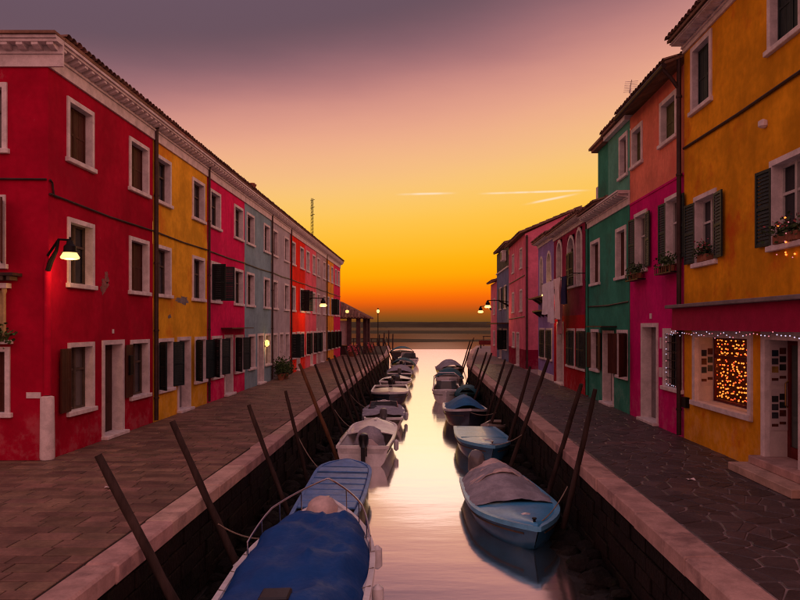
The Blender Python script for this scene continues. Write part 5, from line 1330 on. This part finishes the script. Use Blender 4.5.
# ------------------------------------------------------------------ lamps
E_LAMP = emis('lamp_glow', (1.0, 0.60, 0.20), 1.9)
E_LAMPD = emis('small_lamp_glow', (1.0, 0.56, 0.16), 1.7)
def lantern(label, wallp, tip, watts, big=1.0, name='street_lamp', scroll=True):
    """iron bracket from a wall to a hanging lamp with a ribbed glowing glass"""
    wp, tp = Vector(wallp), Vector(tip)
    p = root(name, tuple(wp), label, 'street lamp', 'lit lamps on wall brackets')
    mid = wp.lerp(tp, 0.5); mid.z = max(wp.z, tp.z) + 0.02
    br = MB().tube([wp, mid, tp], 0.022 * big, 6).build('bracket', M_BLK, p)
    if scroll: MB().tube([wp + Vector((0, 0, -0.30)), wp.lerp(tp, 0.15) + Vector((0, 0, -0.16)), wp.lerp(tp, 0.4) + Vector((0, 0, -0.02)), mid], [0.05 * big, 0.045 * big, 0.03 * big, 0.02 * big], 6).build('brace', M_BLK, br)
    MB().lathe(tuple(tp), [(0.02, 0.06), (0.02, 0.0), (0.05 * big, -0.01), (0.06 * big, -0.07 * big), (0.10 * big, -0.11 * big), (0.105 * big, -0.20 * big), (0.15 * big, -0.22 * big)], 14).build('shade', M_BLK, p, smooth=40)
    MB().lathe(tuple(tp), [(0.11 * big, -0.221 * big), (0.155 * big, -0.30 * big), (0.145 * big, -0.325 * big), (0.08 * big, -0.34 * big)], 14).build('glass', E_LAMP, p, smooth=40)
    if watts:
        l = bpy.data.lights.new('lamp_light', 'POINT'); l.energy = watts; l.color = (1.0, 0.50, 0.18); l.shadow_soft_size = 0.12
        o = bpy.data.objects.new('lamp_light', l); COL.objects.link(o); o.parent = p; o.location = tp + Vector((0, 0, -0.46 * big)) - wp
    return p
lantern('lit street lamp on the corner of the deep red house', (XL + 0.0, 14.13, 4.12), (-7.08, 14.0, 4.42), 24, 1.15)
lantern('lit street lamp on a long bracket over the left quay, farther back', (XL, 43.6, 4.35), (-6.28, 43.6, 4.42), 55, 1.5)
lantern('lit street lamp by the washing line on the right row', (XR, 33.6, 4.55), (5.84, 33.4, 4.62), 42, 1.5)
lantern('lit street lamp beside the slate blue house, far right', (6.35, 52.6, 4.5), (4.75, 52.2, 4.6), 40, 1.6)
lantern('lit street lamp beside the farthest house on the right', (6.35, 66.0, 4.5), (5.5, 68.0, 4.6), 40, 1.8)
wlp = root('wall_lamp', FL(33.3, 0, 1.85), 'small lit wall lamp beside the blue grey house door', 'wall lamp')
MB().fbox(FL, 33.25, 33.35, 0.002, 0.05, 1.70, 1.95).build('back_plate', M_BLK, wlp)
MB().lathe(FL(33.3, 0.13, 1.72), [(0.03, 0), (0.10, 0.08), (0.10, 0.26), (0.03, 0.32)], 12).build('globe', E_LAMPD, wlp, smooth=40)
l = bpy.data.lights.new('lamp_light', 'POINT'); l.energy = 8; l.color = (1, 0.55, 0.2); o = bpy.data.objects.new('lamp_light', l); COL.objects.link(o); o.parent = wlp; o.location = FL(33.3, 0.32, 1.85) - WO[wlp.name]
# lamp post by the mouth
lp = root('lamp_post', (-6.2, 94.4, 0), 'tall iron lamp post with lit globe by the left canal mouth', 'lamp post')
MB().lathe((-6.2, 94.4, 0), [(0.16, 0.0), (0.16, 0.3), (0.07, 0.45), (0.055, 4.3), (0.11, 4.38), (0.11, 4.44)], 12).build('post', M_BLK, lp, smooth=40)
MB().lathe((-6.2, 94.4, 4.44), [(0.08, 0.001), (0.20, 0.18), (0.20, 0.34), (0.10, 0.48)], 12).build('globe', E_LAMP, lp, smooth=40)
MB().lathe((-6.2, 94.4, 4.92), [(0.16, 0.0), (0.10, 0.10), (0.02, 0.22)], 12).build('cap', M_BLK, lp, smooth=40)

# ------------------------------------------------------------------ pavilion at the end of the left quay
pv = root('pavilion', (-7.0, 69, 0), 'open tiled pavilion with dark pillars beyond the left row', 'pavilion')
ex0, ex1, ey0, ey1 = -10.2, -5.3, 65.0, 73.0
mb = MB(); rz = 3.45; top = 5.0; cx_, cy0, cy1 = -8.2, 67.4, 70.6
V = [(ex0, ey0, rz), (ex1, ey0, rz), (ex1, ey1, rz), (ex0, ey1, rz), (cx_, cy0, top), (cx_, cy1, top)]
mb.add(V, [(0, 1, 4), (1, 2, 5, 4), (2, 3, 5), (3, 0, 4, 5), (0, 3, 2, 1)]); pr_ = mb.build('roof', M_TILE, pv)
mb = MB()
for i in range(24):
    y = ey0 + 0.2 + i * (ey1 - ey0 - 0.4) / 23; e = min(1, (y - ey0) / 2.4, (ey1 - y) / 2.4)
    mb.tube([(ex1 + 0.05, y, rz + 0.03), (ex1 + (cx_ - ex1) * e, y, rz + (top - rz) * e + 0.03)], 0.10, 6)
for i in range(16):
    x = ex0 + 0.2 + i * (ex1 - ex0 - 0.4) / 15; e = min(1, (x - ex0) / 2.0, (ex1 - x) / 2.9)
    mb.tube([(x, ey0 - 0.05, rz + 0.03), (x, ey0 + 2.4 * e, rz + (top - rz) * e + 0.03)], 0.10, 6)
mb.build('roof_tiles', M_TILE, pr_, kind='stuff')
M_PIL = surf('dark_pillar', (0.10, 0.05, 0.055), 0.7, 0.3)
for x, y in ((-7.0, 65.5), (-6.15, 65.5), (-5.8, 72.5), (-9.8, 65.5), (-9.8, 72.5), (-5.8, 69)): MB().box(x - 0.2, x + 0.2, y - 0.2, y + 0.2, 0.0, rz - 0.003).build('pillar', M_PIL, pv, bevel=0.02)
MB().box(-9.6, -7.2, 66.0, 66.15, 0.9, 3.2).build('white_panel', H_WHITE, pv); MB().box(-9.6, -6.4, 66.2, 66.4, 0.0, 0.85).build('counter', M_PIL, pv)
pl_ = root('pavilion_lamp', (-7.1, 64.85, 3.9), 'small lit lamp on the front of the pavilion roof', 'lamp', 'lit lamps on wall brackets'); MB().lathe((-7.1, 64.7, 3.9), [(0.06, 0), (0.16, 0.06), (0.16, 0.22), (0.05, 0.28)], 10).build('globe', E_LAMPD, pl_); MB().tube([(-7.1, 64.7, 4.18), (-7.1, 65.3, 4.3)], 0.03, 6).build('arm', M_BLK, pl_)
# railings at both ends
def railing(label, x0, x1, y, zt, step, mat):
    p = root('railing', ((x0 + x1) / 2, y, 0), label, 'railing', 'railings at the canal mouth')
    n = int((x1 - x0) / step)
    for k in range(n + 1): MB().box(x0 + k * step - 0.06, x0 + k * step + 0.06, y - 0.06, y + 0.06, -0.02, zt + 0.06).build('post', mat, p)
    for z in (zt, zt * 0.5): MB().box(x0 - 0.1, x1 + 0.1, y + 0.062, y + 0.13, z - 0.05, z + 0.05).build('rail', mat, p)
railing('dark timber railing closing the left quay at the lagoon', -16, -5.6, 95.5, 1.0, 0.8, M_POLE)
railing('dark timber railing closing the right quay at the lagoon', 8.0, 17, 94.0, 1.3, 1.5, M_POLE)
bn = root('bench', (8.2, 85, 0), 'low dark red bench near the far end of the right quay', 'bench')
MB().box(6.7, 9.7, 84.8, 85.3, 0.42, 0.52).build('seat', M_DRED, bn); MB().box(6.7, 9.7, 85.32, 85.4, 0.5, 0.95).build('backrest', M_DRED, bn)
for x in (6.9, 9.5): MB().box(x - 0.06, x + 0.06, 84.85, 85.25, 0.0, 0.418).build('leg', M_BLK, bn)
# potted plants by the pale grey house, planter by the pavilion
for i, (u, d, hh, l) in enumerate([(35.0, 0.45, 0.95, 'tallest potted plant beside the pale grey house'), (35.7, 0.5, 0.6, 'bushy potted plant in front of the pale grey house'), (36.35, 0.4, 0.5, 'low potted plant nearest the pale grey house door')]):
    p = root('potted_plant', FL(u, d, 0), l, 'potted plant', 'potted plants on the left quay')
    MB().lathe(FL(u, d, 0.002), [(0.14, 0), (0.20, 0.28), (0.21, 0.30), (0.17, 0.30)], 12).build('pot', M_TERRA, p, smooth=40)
    leaves(MB(), FL(u, d, 0.3 + hh * 0.4), 0.42, 0.42, hh * 0.5, 420, 0.10, 50 + i).build('foliage', M_LEAF, p, kind='stuff')
for i, (x, y, l) in enumerate([(-6.3, 62.0, 'round planter of red flowers nearest the far row end'), (-5.6, 71.5, 'planter of red flowers beside the pavilion')]):
    p = root('flower_planter', (x, y, 0), l, 'planter', 'flower planters on the left quay')
    MB().lathe((x, y, 0.002), [(0.3, 0), (0.42, 0.4), (0.42, 0.45), (0.36, 0.45)], 12).build('pot', M_TERRA, p); leaves(MB(), (x, y, 0.6), 0.5, 0.5, 0.35, 260, 0.14, 60 + i).build('blossom', M_FLOWER, p, kind='stuff')
# litter
for x, y, l in ((-5.3, 11.6, 'small pale scrap of paper on the left quay slabs, farther one'), (-6.0, 9.0, 'small pale scrap of paper on the left quay slabs, nearer one'), (4.6, 12.2, 'small pale scrap of paper on the right flagstones')):
    tag(MB().sheet(lambda a, c: (x + a * 0.14, y + c * 0.10, 0.022 + 0.012 * math.sin(a * 5 + c * 3)), 5, 4, 0.003).build('paper_scrap', M_STONE), l, 'litter')
